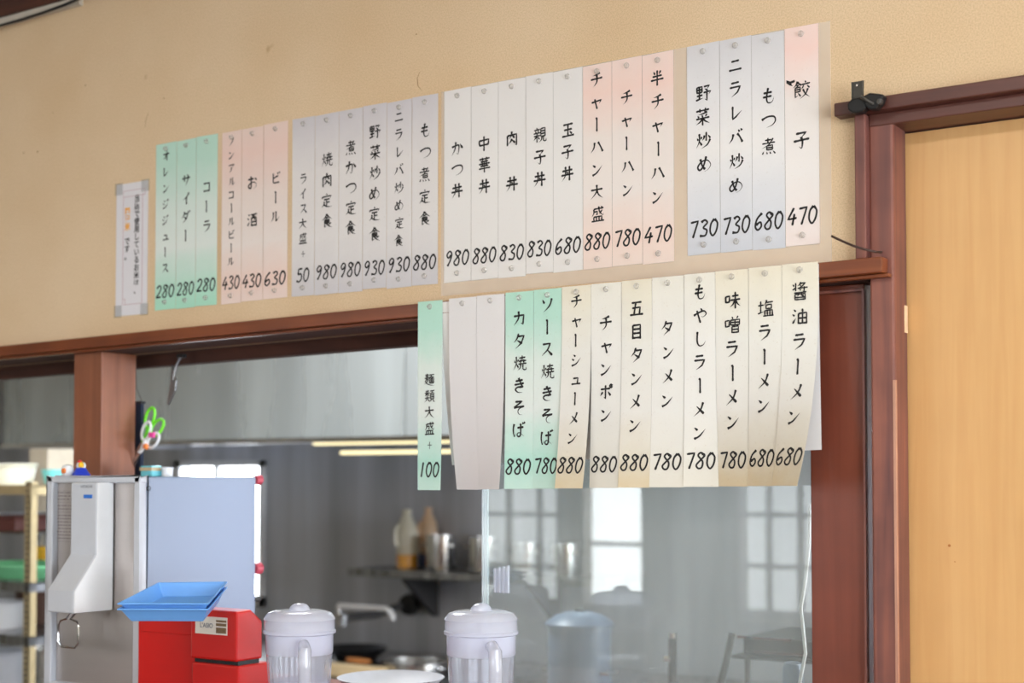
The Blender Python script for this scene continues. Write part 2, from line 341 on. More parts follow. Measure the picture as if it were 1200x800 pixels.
# ------------------------------------------------------------------ brush lettering: strokes in a 0..100 box ('~' smooth, 'd' dot, '>' tapering end)
_FIRE = "d10,34 17,48; 40,28 33,44>; ~24,10 24,54 4,92>; d26,54 40,78"
_WATER = "d14,10 28,22; d6,36 20,48; 8,90 28,60>"
_MOUTH = "8,28 10,66; 8,30 33,27 31,63; 10,63 32,60"
GLYPHS = {
'オ': "10,34 90,28; 60,6 60,90 46,80>; ~58,36 38,60 10,78>",
'レ': "28,8 28,86 50,72 88,38>",
'ン': "d16,20 38,36; ~14,88 48,72 88,28>",
'ジ': "d24,16 44,28; d12,42 32,54; ~14,90 52,74 84,36>; d66,10 76,24; d80,4 90,18",
'シ': "d26,14 46,26; d14,42 34,54; ~14,92 54,76 88,36>",
'ュ': "28,44 68,41 63,80; 14,84 90,80",
'ー': "44,4 51,14 51,96",
'ス': "18,20 74,16 54,54 12,90>; d52,54 88,88",
'サ': "6,38 94,32; 32,12 34,62; ~68,8 68,52 40,94>",
'イ': "~80,6 54,38 10,60>; 52,40 52,96",
'ダ': "40,6 30,34 6,60>; 36,26 76,22 58,64 18,96>; d30,46 62,66; d76,4 84,18; d90,0 98,14",
'タ': "42,6 32,34 8,60>; 38,24 82,20 62,64 22,96>; d30,46 68,68",
'コ': "16,24 80,20 78,86; 14,82 80,79",
'ラ': "24,14 76,10; 14,40 84,36 66,70 26,96>",
'ノ': "~76,10 60,52 18,92>",
'ア': "12,20 86,15 60,46>; ~48,38 46,70 18,94>",
'ル': "~32,16 30,62 6,88>; 60,10 60,86 94,56>",
'ビ': "24,12 24,80 36,86 86,84; 76,34 26,50; d66,8 74,22; d82,4 92,16",
'ニ': "24,28 76,24; 8,80 92,76",
'バ': "~34,30 26,60 4,86>; ~60,28 78,52 94,84; d66,6 76,20; d82,0 92,14",
'ハ': "~34,20 28,56 4,86>; ~60,18 78,48 96,84",
'チ': "~76,8 50,18 20,24>; 6,48 94,42; ~52,20 52,66 24,96>",
'ャ': "12,52 86,40 70,62>; 36,30 54,96",
'メ': "~74,8 56,54 12,94>; d30,32 78,78",
'ポ': "10,34 80,29; 46,8 46,92 33,82>; 26,50 8,76>; d64,48 84,74; ~95,14 86,23 77,14 86,5 95,14",
'ソ': "d16,18 30,42; ~84,12 68,56 24,94>",
'カ': "10,36 84,30 78,86 62,78>; ~46,6 44,50 10,92>",
'お': "10,30 62,26; ~38,8 38,82 22,88 12,74 34,56 66,50 88,66 78,88 58,92>; d70,20 90,36",
'も': "~48,4 38,60 46,90 72,88 86,60>; 18,34 72,30; 14,58 70,53",
'つ': "~6,42 44,26 84,28 94,52 74,76 38,88>",
'め': "~26,20 38,58 56,82; ~64,8 46,62 22,84 10,64 36,36 72,32 92,58 76,84 52,94>",
'か': "~8,38 56,28 66,40 58,86 42,76>; ~40,6 32,54 8,92>; d74,22 94,52",
'き': "20,24 74,17; 12,46 82,37; ~42,4 60,38 74,64; ~64,60 34,62 20,76 40,92 72,92>",
'そ': "24,14 74,11 14,50; ~14,50 50,45 88,42 58,52 44,72 54,90 78,94>",
'ば': "~18,12 12,50 20,90 30,68>; 42,36 88,32; ~66,10 66,76 52,90 40,78 56,66 92,88>; d80,2 86,15; d91,-2 97,11",
'や': "~6,50 40,34 76,24 92,42 72,60 54,56>; d54,6 64,22; 28,20 52,96",
'し': "~34,6 32,64 46,92 72,88 90,64>",
'酒': _WATER + "; 38,16 96,11; 44,34 44,94; 44,36 90,33 90,94; ~58,14 57,34 50,52>; 72,14 72,46 84,48; 48,65 88,63; 44,89 90,87",
'焼': _FIRE + "; 46,20 92,15; 68,4 68,36; 42,40 98,35; 56,28 56,54; 80,26 80,52; 40,57 100,52; ~58,57 54,78 36,94>; 74,55 74,86 84,92 98,90 98,74>",
'肉': "16,28 16,94; 16,30 86,24 86,92 74,86>; ~50,4 46,30 28,50>; d50,28 72,46; ~50,50 44,64 26,82>; d50,56 76,78",
'定': "d50,2 53,14; 13,22 9,38>; 13,25 90,20 80,36>; 26,43 76,40; 50,42 50,86; 52,63 78,60; ~30,55 26,74 6,95>; ~26,74 52,90 98,92>",
'食': "~50,2 34,26 4,44>; ~50,6 68,24 98,40>; 38,29 62,27; 31,41 31,90 48,80>; 31,42 70,40 70,64; 33,52 70,51; 33,63 70,62; 88,64 62,76>; ~46,64 66,82 96,95>",
'煮': "26,16 66,13; 45,2 45,34; 8,35 90,30; ~78,6 50,42 6,62>; 38,47 38,75; 38,48 74,46 74,74; 40,60 74,59; 38,72 74,71; d18,80 9,97; d36,83 41,97; d56,83 63,97; d77,80 92,97",
'野': "9,14 11,48; 9,15 43,12 42,46; 11,30 43,28; 11,46 42,44; 26,15 26,82; 9,64 46,60; 3,88 50,78>; 54,14 90,10 72,32>; d60,25 80,40; 52,48 98,43 87,60>; 74,47 74,94 60,84>",
'菜': "8,16 92,11; 32,2 34,24; 69,0 64,24; ~80,23 54,32 20,37>; d18,42 27,53; d44,39 51,50; 78,36 66,51>; 8,61 94,56; 50,48 50,100; ~48,61 34,78 8,92>; ~52,60 68,76 96,91>",
'炒': _FIRE + "; 69,4 69,54 60,48>; ~57,22 53,38 42,52>; d80,22 95,42; ~94,46 76,76 38,96>",
'大': "6,38 94,33; ~50,4 47,52 5,95>; ~50,40 66,70 97,93>",
'盛': "20,16 94,11; ~20,16 20,42 4,64>; 24,34 47,31 45,53 35,50>; ~57,0 64,34 90,57 93,42>; 84,24 60,50>; d74,0 84,7; 19,66 21,92; 19,67 81,64 79,91; 40,66 40,91; 60,66 60,91; 3,95 98,92",
'中': "12,29 15,64; 12,31 88,26 84,61; 16,62 85,58; 50,2 50,100",
'華': "8,14 92,9; 34,2 36,22; 67,0 63,22; 20,29 80,26; 6,45 94,41; 34,30 34,58; 66,28 66,58; 18,59 82,56; 6,75 96,71; 50,22 50,100",
'丼': "12,34 88,29; 4,61 96,56; ~36,6 36,60 10,97>; 66,4 66,97; d46,40 55,53",
'親': "d28,2 31,14; 8,20 52,16; d18,24 23,37; 41,22 36,37>; 4,41 56,37; 6,58 54,54; 30,41 30,98; 28,59 4,84>; d34,62 50,78; 60,10 60,62; 60,11 92,8 92,62; 62,27 92,25; 62,44 92,42; 62,61 92,59; ~68,62 64,82 46,97>; 80,62 80,88 90,92 100,88 100,72>",
'子': "20,16 78,12 50,38>; ~49,34 57,60 52,95 36,84>; 6,56 96,48",
'玉': "14,18 86,14; 20,51 80,47; 50,17 50,88; 6,91 96,86; d62,60 80,77",
'半': "d24,8 34,29; 76,6 62,30>; 16,41 84,37; 4,64 96,59; 50,2 50,100",
'餃': "~28,2 20,20 2,36>; ~28,6 36,15 50,25; 22,26 35,24; 15,35 15,88 30,78>; 15,36 43,34 43,60; 17,47 43,46; 17,59 43,58; d30,64 46,84; d72,2 75,14; 50,23 100,18; 64,28 51,47>; d82,27 97,44; ~88,46 74,74 42,97>; ~59,47 74,74 100,94>",
'麺': "10,13 46,10; 28,1 28,36; 12,25 44,23; 5,38 50,35; ~26,38 18,54 2,66>; 22,49 43,46 26,70 3,83>; ~10,56 34,82 99,96>; 50,13 99,9; 72,13 68,26>; 54,28 54,76; 54,29 94,27 94,76; 67,29 67,73; 81,28 81,73; 68,44 81,43; 68,58 81,57; 54,75 94,74",
'類': "d13,8 20,19; 43,5 36,19>; 4,29 54,25; 28,2 28,54; 26,31 5,51>; d32,32 50,48; 4,67 54,62; ~28,54 24,76 2,96>; d30,70 52,90; 57,11 100,7; 78,11 74,24>; 62,26 62,73; 62,27 94,25 94,73; 64,41 94,40; 64,56 94,55; 62,72 94,71; 71,76 53,97>; d82,76 100,95",
'五': "16,17 86,13; 46,16 33,88; 20,49 76,45 71,87; 4,91 98,87",
'目': "25,10 25,96; 25,12 77,9 77,96; 27,36 77,34; 27,61 77,59; 25,89 77,87",
'味': _MOUTH + "; 48,28 90,24; 38,51 100,46; 69,4 69,99; ~67,52 54,74 35,90>; ~71,52 83,72 101,86>",
'噌': _MOUTH + "; d49,5 56,19; 88,3 79,19>; 42,24 42,56; 42,26 98,23 96,54; 69,24 69,52; 44,39 96,38; 44,54 96,53; 50,62 50,99; 50,63 90,61 90,99; 52,79 90,78; 50,96 90,95",
'塩': "3,35 39,31; 20,8 20,74; 1,82 42,69>; ~58,2 52,20 39,37>; 54,18 98,14; 54,30 54,56; 54,32 88,29 88,54; 56,54 88,53; 46,63 46,92; 46,65 94,62 94,92; 62,64 62,91; 78,63 78,91; 35,96 102,93",
'醤': "d6,10 13,22; 24,2 24,50; 4,42 24,31; ~58,0 46,14 34,21>; 48,7 84,4 62,24 38,33>; d50,14 56,21; 36,34 98,30; 76,24 76,53 66,48>; d48,38 55,47; 14,60 90,56; 20,67 20,100; 20,68 82,65 82,100; ~40,60 39,72 31,80>; 60,59 60,74 74,77; 22,86 82,85; 20,98 82,97",
'油': _WATER + "; 44,32 44,94; 44,34 94,30 94,94; 69,6 69,90; 46,61 94,59; 44,90 94,88",
'+': "28,50 72,50; 50,22 50,80",
'0': "~35,5 15,28 9,70 24,95 44,72 52,30 35,5",
'1': "42,5 24,96",
'2': "~14,26 34,6 51,22 40,50 6,92; 6,92 48,89",
'3': "~16,16 37,5 51,21 28,46 48,62 38,90 6,89",
'4': "42,5 6,64 56,59; 44,36 31,97",
'5': "56,7 25,10 18,46; ~18,46 44,43 47,75 26,95 5,86",
'6': "~50,6 20,36 9,76 24,95 44,77 39,54 13,68",
'7': "12,13 56,7 24,97",
'8': "~49,17 33,5 18,22 42,56 36,89 17,94 7,75 30,48 52,24 47,13",
'9': "~46,28 26,45 15,27 33,5 49,20 40,58 18,96",
}
def _spline(p):
    if len(p) < 3: return p
    q = [p[0]] + list(p) + [p[-1]]; o = []
    for i in range(1, len(q)-2):
        a, b, c, d = q[i-1], q[i], q[i+1], q[i+2]
        for k in range(7):
            t = k/7
            o.append(tuple(.5*((2*b[j])+(c[j]-a[j])*t+(2*a[j]-5*b[j]+4*c[j]-d[j])*t*t+(3*b[j]-a[j]-3*c[j]+d[j])*t**3) for j in (0, 1)))
    o.append(p[-1]); return o
def strokes(ch):
    """brush strokes of a character -> list of closed outlines in a 0..100 box"""
    import math
    src = GLYPHS[ch].split(';'); n = len(src)
    hw = 7.6 if n < 8 else (6.5 if n < 12 else 5.4)
    if ch in '0123456789': hw = 7.4
    if ch == '+': hw = 3.2
    out = []
    for s in src:
        s = s.strip(); fl = ''
        while s[0] in '~d': fl += s[0]; s = s[1:]
        if s[-1] == '>': fl += '>'; s = s[:-1]
        p = [tuple(float(v) for v in t.split(',')) for t in s.split()]
        nk = len(p); lastseg = math.hypot(p[-1][0]-p[-2][0], p[-1][1]-p[-2][1])
        if '~' in fl: p = _spline(p)
        else:
            q = []
            for a, b in zip(p, p[1:]):
                L = math.hypot(b[0]-a[0], b[1]-a[1]); m = max(2, int(L/9))
                q += [(a[0]+(b[0]-a[0])*k/m, a[1]+(b[1]-a[1])*k/m) for k in range(m)]
            p = q + [p[-1]]
        cum = [0]
        for a, b in zip(p, p[1:]): cum.append(cum[-1]+math.hypot(b[0]-a[0], b[1]-a[1]))
        T = cum[-1] or 1; left, right = [], []
        tl = .55*T if ('~' in fl or nk < 3) else max(8, min(.55*T, lastseg))
        for i, (x, y) in enumerate(p):
            a, b = p[max(0, i-1)], p[min(len(p)-1, i+1)]
            dx, dy = b[0]-a[0], b[1]-a[1]; l = math.hypot(dx, dy) or 1
            nx, ny = -dy/l, dx/l; t = cum[i]/T; dist = cum[i]; rest = T-cum[i]
            w = hw*(.72+.38*math.exp(-(dist/13)**2))
            if 'd' in fl: w = hw*(.35+.95*t)
            elif '>' in fl: w *= max(.12, min(1, (rest/tl)**.8))
            else: w = max(w, hw*(.72+.42*math.exp(-(rest/11)**2)))
            if dist < 1e-6: w *= .55
            if rest < 1e-6 and '>' not in fl: w *= .6
            left.append((x+nx*w, y+ny*w)); right.append((x-nx*w, y-ny*w))
        out.append((left, right))
    return out

def ysolve(px, X, py=560):
    d = at(px, py, 1); return X*(1+D)/d[0]-D
YG = .06                                    # plane of the sliding glass
XL, XR, YB, ZC = -6.4, 2.2, -4.1, 2.66      # room: left wall, right wall, window wall, ceiling

# ================================================================== the setting
fl = MB().box(XL-1.4, XR, YB-.1, 3.2, -.05, 0).build('floor', M['tile'])
struct(fl, 'grey floor of the dining room and kitchen', 'floor')
ce = MB().box(XL-1.4, XR, YB-.1, 3.2, ZC, ZC+.05).build('ceiling', M['ceil'])
struct(ce, 'pale board ceiling over dining room and kitchen', 'ceiling')
w = MB().hexa([(XL-1.4, 0, 1.692), (-.90, 0, 1.762), (-.90, .10, 1.762), (XL-1.4, .10, 1.692), (XL-1.4, 0, ZC), (-.90, 0, ZC), (-.90, .10, ZC), (XL-1.4, .10, ZC)]).box(-.90, -.782, 0, .05, 1.764, ZC).box(-.782, .42, 0, .10, 2.002, ZC).box(.42, XR, 0, .10, 0, ZC)
struct(w.build('wall_front', M['plaster'], origin=(-2, 0, 0)), 'beige sand plaster wall above the kitchen opening', 'wall')
w = MB().box(-2.65, -.735, .02, .12, 0, .985)
struct(w.build('wall_counter', M['panel']), 'low wooden wall under the serving counter', 'wall')
wf = bpy.data.objects['wall_front']; stain = plain('brown_stain', (150, 108, 70), .9)
for x, y, r in ((28, 179, .0022), (44, 178, .0026), (192, 115, .0018), (100, 100, .0022), (488, 40, .0016), (62, 132, .0014), (960, 60, .0013)):
    p = at(x, y, 0); MB().lathe([(0, -.0003), (r*.8, -.00025), (r, .0002)], p, 10, 'y').build('stain', stain, wf)
for pts in (((174, 132), (171, 140), (170, 150)), ((492, 84), (489, 92), (490, 101), (494, 106))):
    MB().tube([at(x, y, 0) for x, y in pts], [.0003]+[.0006]*(len(pts)-2)+[.0003], 6).build('hairline_mark', stain, wf)
# window wall behind the camera, seen mirrored in the glass
def vx(px): return at(px, 660, 2*YG-YB)[0]
def vz(px, py): return at(px, py, 2*YG-YB)[2]
zs, zt_ = vz(720, 714), 2.25                # sill and head of the windows
w = MB().box(XL-1.4, XR, YB-.1, YB, 0, zs).box(XL-1.4, XR, YB-.1, YB, zt_, ZC)
spans = [(vx(500), vx(662)), (vx(683), vx(760)), (vx(862), vx(975))]
xs = [XL-1.4]+[v for s in spans for v in s]+[XR]
for a, b in zip(xs[0::2], xs[1::2]): w.box(a, b, YB-.1, YB, zs, zt_)
struct(w.build('wall_back', M['plaster2']), 'pale wall with daylit windows facing the kitchen', 'wall')
w = MB().box(XL-1.4, XR, YB, YB+.02, 0, zs-.02)
struct(w.build('trim_1', plain('wainscot', (120, 122, 116), .6)), 'grey green wainscot under the dining room windows', 'trim')
for n, (a, b) in enumerate(spans):
    root = MB()
    t = .018 if n == 1 else .035
    root.box(a, a+t, YB-.06, YB+.03, zs, zt_).box(b-t, b, YB-.06, YB+.03, zs, zt_).box(a, b, YB-.06, YB+.03, zs, zs+t).box(a, b, YB-.06, YB+.03, zt_-t, zt_)
    mt = M['lattice']
    if n == 1: root.box(a, b, YB-.05, YB-.02, vz(720, 640), vz(720, 635))
    else:
        for px in ((592, 628, 556, 520) if n == 0 else (898, 935)): x = vx(px); root.box(x-.012, x+.012, YB-.05, YB-.02, zs, zt_)
        for py in (603, 664, 545): z = vz(628 if n == 0 else 900, py); root.box(a, b, YB-.05, YB-.02, z-.011, z+.011)
    f = root.build('window_%d' % (n+1), mt)
    struct(f, ('frosted lattice window of the window wall, left of the bright one', 'clear bright window between the two lattice windows', 'frosted lattice window of the window wall, right of the dark pillar')[n], 'window')
    MB().box(a, b, YB-.09, YB-.08, zs, zt_).build('pane', M['pane_clear' if n == 1 else 'pane_frost'], f)
c = MB(); a, b = vx(758), vx(797); nseg = 24
for k in range(nseg):
    x0, x1 = a+(b-a)*k/nseg, a+(b-a)*(k+1)/nseg; y0, y1 = (YB+.05+.02*sin(k*1.7), YB+.05+.02*sin((k+1)*1.7))
    c.add([(x0, y0, zs-.05), (x1, y1, zs-.05), (x1, y1, 2.4), (x0, y0, 2.4)], [(0, 1, 2, 3)])
tag(c.build('window_curtain', plain('curtain_cloth', (206, 208, 208), .9), solid=.004), 'pale curtain drawn beside the bright window', 'curtain')
a, b = vx(797), vx(860)
struct(MB().box(a, b, YB, YB+.12, 0, ZC).build('trim_2', plain('dark_pillar', (104, 110, 112), .6)), 'dark grey pillar of the window wall', 'pillar')
# side walls
w = MB().box(XR, XR+.1, YB, .1, 0, .75).box(XR, XR+.1, YB, .1, 2.35, ZC).box(XR, XR+.1, YB, -3.7, .75, 2.35).box(XR, XR+.1, -.5, .1, .75, 2.35).box(XR, XR+.1, .1, 3.2, 0, .8).box(XR, XR+.1, .1, 3.2, 2.0, ZC).box(XR, XR+.1, .1, .5, .8, 2.0).box(XR, XR+.1, 2.8, 3.2, .8, 2.0)
struct(w.build('wall_right', M['plaster2']), 'right hand wall with a wide daylit window', 'wall')
f = MB().box(XR+.02, XR+.08, -3.7, -3.65, .75, 2.35).box(XR+.02, XR+.08, -.55, -.5, .75, 2.35).box(XR+.02, XR+.08, -2.13, -2.07, .75, 2.35).box(XR+.02, XR+.08, -3.7, -.5, .75, .80).box(XR+.02, XR+.08, -3.7, -.5, 2.3, 2.35).build('window_4', M['jamb'])
struct(f, 'wide two pane window in the right hand wall', 'window')
MB().box(XR+.085, XR+.095, -3.7, -.5, .75, 2.35).build('pane', M['pane_side'], f)
f = MB().box(XR+.02, XR+.08, .5, .55, .8, 2.0).box(XR+.02, XR+.08, 2.75, 2.8, .8, 2.0).box(XR+.02, XR+.08, 1.62, 1.68, .8, 2.0).box(XR+.02, XR+.08, .5, 2.8, .8, .85).box(XR+.02, XR+.08, .5, 2.8, 1.95, 2.0).build('window_7', M['white'])  # unseen window added to brighten the back of the kitchen
struct(f, 'wide unseen side window added to light the kitchen from the right', 'window')
MB().box(XR+.085, XR+.095, .5, 2.8, .8, 2.0).build('pane', M['fill_kside'], f)
struct(MB().box(XL-1.5, XL-1.4, YB, 3.2, 0, ZC).build('wall_left', M['plaster2']), 'left hand wall of dining room and kitchen', 'wall')
# kitchen end wall: smeared stainless sheets round a bright window
YK = 3.1
wx0, wx1 = at(206, 600, YK)[0], at(311, 600, YK)[0]; wzt = at(260, 540, YK)[2]; wzb = .82
w = MB().box(XL-1.4, wx0, YK, YK+.1, 0, ZC).box(wx1, XR, YK, YK+.1, 0, ZC).box(wx0, wx1, YK, YK+.1, wzt, ZC).box(wx0, wx1, YK, YK+.1, 0, wzb)
struct(w.build('wall_kitchen', M['backsteel'], origin=(-3, YK, 0)), 'smeared stainless steel wall at the back of the kitchen', 'wall')
f = MB(); t = .05
f.box(wx0, wx0+t, YK-.02, YK+.06, wzb, wzt).box(wx1-t*.6, wx1, YK-.02, YK+.06, wzb, wzt).box(wx0, wx1, YK-.02, YK+.06, wzt-t*.6, wzt).box(wx0, wx1, YK-.02, YK+.06, wzb, wzb+t)
xm = at(253, 600, YK)[0]; f.box(xm-.02, xm+.02, YK+.0, YK+.05, wzb, wzt)
f = f.build('window_5', M['white']); struct(f, 'bright white framed kitchen window beyond the water cooler', 'window')
MB().box(wx0, wx1, YK+.07, YK+.08, wzb, wzt).build('pane', M['pane_kitchen'], f)

# ------------------------------------------------------------------ timber of the opening
def zb(X): return 1.757+.0143*(X+2.862)      # the old beam sags to the left
def sbeam(x0, x1, y0, y1, d0, d1):           # sheared bar between zb-d0 (top) and zb-d1 (bottom)
    return [(x0,y0,zb(x0)-d1),(x1,y0,zb(x1)-d1),(x1,y1,zb(x1)-d1),(x0,y1,zb(x0)-d1),(x0,y0,zb(x0)-d0),(x1,y0,zb(x1)-d0),(x1,y1,zb(x1)-d0),(x0,y1,zb(x0)-d0)]
xe = -.752
b = MB().hexa(sbeam(-6.4, xe, -.03, -.001, 0, .024)).hexa(sbeam(-6.4, xe+.007, -.018, -.0045, .0245, .030))
b = b.build('trim_3', M['beam'], bevel=.0015); struct(b, 'reddish brown lintel beam over the kitchen opening', 'beam')
z1 = zb(at(240, 408, .10)[0])-at(240, 408.5, .10)[2]
MB().hexa(sbeam(-6.4, -.79, -.0045, .132, .0242, .030)).build('shaded_underside', M['darkbeam'], b)  # beam underside in darker wood, its shade put into the colour
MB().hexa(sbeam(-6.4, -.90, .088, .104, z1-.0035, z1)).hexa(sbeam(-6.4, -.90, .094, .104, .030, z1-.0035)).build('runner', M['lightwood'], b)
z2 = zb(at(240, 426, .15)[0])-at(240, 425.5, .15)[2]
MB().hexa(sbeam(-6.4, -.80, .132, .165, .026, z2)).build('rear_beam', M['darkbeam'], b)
X0, X1 = at(86, 480, 0)[0], at(119, 480, 0)[0]; yd = ysolve(158.5, X1)
struct(MB().box(X0, X1, .0, yd, 1.0, zb(X1)-.030).build('trim_4', M['post'], bevel=.003), 'square brown wooden post standing behind the water cooler', 'post')
# panel and door jamb on the right
pl = MB().box(at(950, 600, .02)[0], at(1015, 600, .02)[0], .02, .05, 1.0, 1.755).build('trim_5', M['panel'], bevel=.002)
struct(pl, 'reddish wooden panel between the glass and the door jamb', 'panel')
e = MB().box(at(1012.5, 600, .012)[0], at(1015.5, 600, .012)[0], .008, .02, 1.0, 1.745)
e.box(at(950, 600, .012)[0], at(1012.5, 600, .012)[0], .012, .02, 1.742, 1.747)
e.build('bead', M['jamb'], pl, bevel=.001)
XJ0, XJ1 = at(1021.5, 500, 0)[0], at(1050.5, 500, 0)[0]; yj = ysolve(1065.5, XJ1)
jb = MB().box(XJ0, XJ1, -.004, yj, 0, 1.998).build('trim_6', M['jamb'], bevel=.004, origin=(XJ1, 0, 0)); struct(jb, 'worn brown door jamb left of the pale door', 'door jamb')
wr = wood('worn_edge_wood', (206, 158, 132), (176, 124, 104))
MB().prism([(XJ1-.0035, -.0045), (XJ1+.0005, -.0045), (XJ1+.0005, .003), (XJ1-.0003, .003), (XJ1-.0012, -.0037), (XJ1-.0035, -.0037)], 'z', .4, 1.60).build('worn_edge', wr, jb)
pa, pb_ = at(1061.5, 358, yj-.010), at(1064.5, 390, yj-.004); MB().box(XJ1-.001, XJ1+.0007, ysolve(1061.5, XJ1), ysolve(1065, XJ1), pb_[2], pa[2]).build('pale_patch', plain('patch_wood', (232, 196, 160), .6), jb)
XS0, XS1 = at(1001.5, 220, -.02)[0], at(1014.5, 220, -.02)[0]
struct(MB().box(XS0, XS1, -.02, 0, zb(XS0)+.001, 2.012).build('trim_7', M['jamb'], bevel=.002), 'narrow upright batten between beam and door header', 'batten')
# header of the door: front board with a deeper, darker board beneath it
hx0, hx1 = -.828, .42
hd = MB().box(hx0, hx1, -.026, 0, 2.013, 2.034).build('trim_8', M['header'], bevel=.002); struct(hd, 'dark red brown door header running to the right edge', 'door header')
MB().box(XJ0+.002, hx1, -.006, .09, 1.994, 2.013).build('lower_board', M['header'], hd, bevel=.0015)
dr = MB().box(at(1066, 500, yj)[0]-.01, .42, yj+.004, yj+.034, 0, 1.992).build('door_1', M['veneer'], origin=(-.5, yj, 0)); struct(dr, 'pale orange wood veneer sliding door', 'door')
kn = MB()
for px, py, r in ((1112.5, 639, .0021), (1119, 658, .0009)):
    p = at(px, py, yj+.0035); kn.lathe([(0, -.0004), (r, -.0003), (r, .0006)], p, 12, 'y')
kn.build('knot', plain('door_knot', (170, 104, 44), .6), dr)
cr = MB().box(XL-1.4, -.2, -.022, 0, 2.54, 2.62).build('trim_9', M['darkbeam']); struct(cr, 'dark brown ceiling moulding at the top left', 'moulding')
MB().box(XL-1.4, -2.62, -.012, 0, 2.522, 2.54).build('pale_edge', plain('moulding_edge', (196, 186, 172), .7), cr)
# sheet glass in the opening
gx0, gx1 = at(565, 600, YG)[0], at(951, 600, YG)[0]
gw = MB().box(gx0+.012, gx1, YG, YG+.004, 1.03, 1.735).build('window_6', M['glass']); struct(gw, 'dusty sliding glass pane right of the pass-through opening', 'glass pane')
MB().box(gx0, gx0+.0025, YG-.001, YG+.005, 1.03, 1.735).box(gx0+.005, gx0+.0075, YG-.001, YG+.005, 1.03, 1.735).box(gx0+.0095, gx0+.012, YG-.001, YG+.005, 1.03, 1.735).build('glass_edge', M['glassedge'], gw)
fp = MB(); p0, p1 = at(580, 663, YG-.004), at(595, 695, YG-.004)
for k in range(4):
    xx = p0[0]+(p1[0]-p0[0])*k/3; fp.box(xx-.0022, xx+.0022, YG-.006, YG-.0002, p1[2], p0[2]-.004+.002*k)
fp.box(p0[0]-.002, p1[0]+.002, YG-.0025, YG-.0002, p1[2], p0[2]-.006); fp.build('finger_pull', M['grip'], gw, bevel=.0008)
# serving counter
ct = MB().box(-2.445, -.82, -.48, .165, .985, 1.03).build('serving_counter', M['panel'], bevel=.004); tag(ct, 'long wooden serving counter under the glass, carrying the pitchers', 'counter')

# ================================================================== menu slips
def bend_pt(X0, X1, zt, L, yb, e0, e1, u, v, ex=2.2):
    """point on a slip: u 0..1 across, v 0..1 down; e0/e1 = how far the foot of each edge swings from the wall"""
    w = max(0, (v-.12)/.88)**ex
    return (X0+(X1-X0)*u, yb+(e0+(e1-e0)*u)*w, zt-L*v)
def slip(px0, px1, ztop, L, yb, mat, name_, chars, c0, c1, size, price, pc, label, group, lower=None, psize=None, tilt=0):
    pm = (px0+px1)/2
    X0, X1 = at(px0, 300, yb)[0], at(px1, 300, yb)[0]; e0 = e1 = 0
    if lower:
        e0 = ysolve(lower[0], X0)-yb; e1 = ysolve(lower[1], X1)-yb
    P = lambda u, v, dy=0: (lambda p: (p[0], p[1]+dy, p[2]-tilt*(u-.5)))(bend_pt(X0, X1, ztop, L, yb, e0, e1, u, v))
    nu, nv = 4, 30; m = MB(); th = .0003
    for s in (0, 1):
        for j in range(nv+1):
            for i in range(nu+1): m.v.append(P(i/nu, j/nv, s*th))
    N = (nu+1)*(nv+1); q = lambda s, i, j: s*N+j*(nu+1)+i
    for j in range(nv):
        for i in range(nu):
            m.f.append((q(0, i, j), q(0, i, j+1), q(0, i+1, j+1), q(0, i+1, j))); m.f.append((q(1, i, j), q(1, i+1, j), q(1, i+1, j+1), q(1, i, j+1)))
        m.f.append((q(0, 0, j), q(1, 0, j), q(1, 0, j+1), q(0, 0, j+1))); m.f.append((q(0, nu, j), q(0, nu, j+1), q(1, nu, j+1), q(1, nu, j)))
    for i in range(nu):
        m.f.append((q(0, i, 0), q(0, i+1, 0), q(1, i+1, 0), q(1, i, 0))); m.f.append((q(0, i, nv), q(1, i, nv), q(1, i+1, nv), q(0, i+1, nv)))
    m.mi = [0]*len(m.f)
    s = m.build('menu_slip', mat, smooth=True); tag(s, label, 'menu slip', group)
    W = X1-X0
    def vof(py): return (ztop-at(pm, py, yb)[2])/L
    def letter(txt, cu, cv, sw, sh):          # one character: centre (u, v), width and height in metres
        out = MB()
        for l, r in strokes(txt):
            n = len(l); b = len(g.v)
            for x, y in l+r:
                u = cu+(x-50)/100*sw/W; v = cv+(y-50)/100*sh/L
                g.v.append(P(u, v, -.0007 if lower else -.0004))
            for k in range(n-1): g.f.append((b+k, b+k+1, b+n+k+1, b+n+k)); g.mi.append(0)
    mpp = abs(at(pm, 300, yb)[2]-at(pm, 200, yb)[2])/100   # metres per pixel, upright
    if chars:
        g = MB(); n = len(chars)
        for k, ch in enumerate(chars):
            py = c0+(c1-c0)*k/max(1, n-1); sz = size*mpp; sx = sz*.98
            if ch == '+': py = c1+ (c1-c0)/max(1, n-1)*.02
            letter(ch, .5+random.uniform(-.02, .02), vof(py), sx, sz)
        g.build('dish_lettering', M['ink'], s)
    if price:
        g = MB(); n = len(price); ph = (psize or 15)*mpp; step = .26 if n == 3 else .27
        for k, ch in enumerate(price):
            letter(ch, .5+(k-(n-1)/2)*.305+.104, vof(pc), W*.52, ph)     # a digit fills the left half of its box
        g.build('price_lettering', M['ink'], s)
    tv = .03 if lower else .035
    for v in ((tv,) if lower else (tv, .955)):
        p = P(.5, v); r = .0052
        t = MB().lathe([(0, -.0062), (r*.55, -.006), (r*.62, -.004), (r*.5, -.003), (r, -.0015), (r, -.0002), (0, -.0001)], (p[0], p[1]-.0004, p[2]), 14, 'y')
        t.build('thumbtack', M['tack'], s, smooth=True)
    return s
UP = 'menu slips in the upper row'; LO = 'menu slips hanging in the lower row'
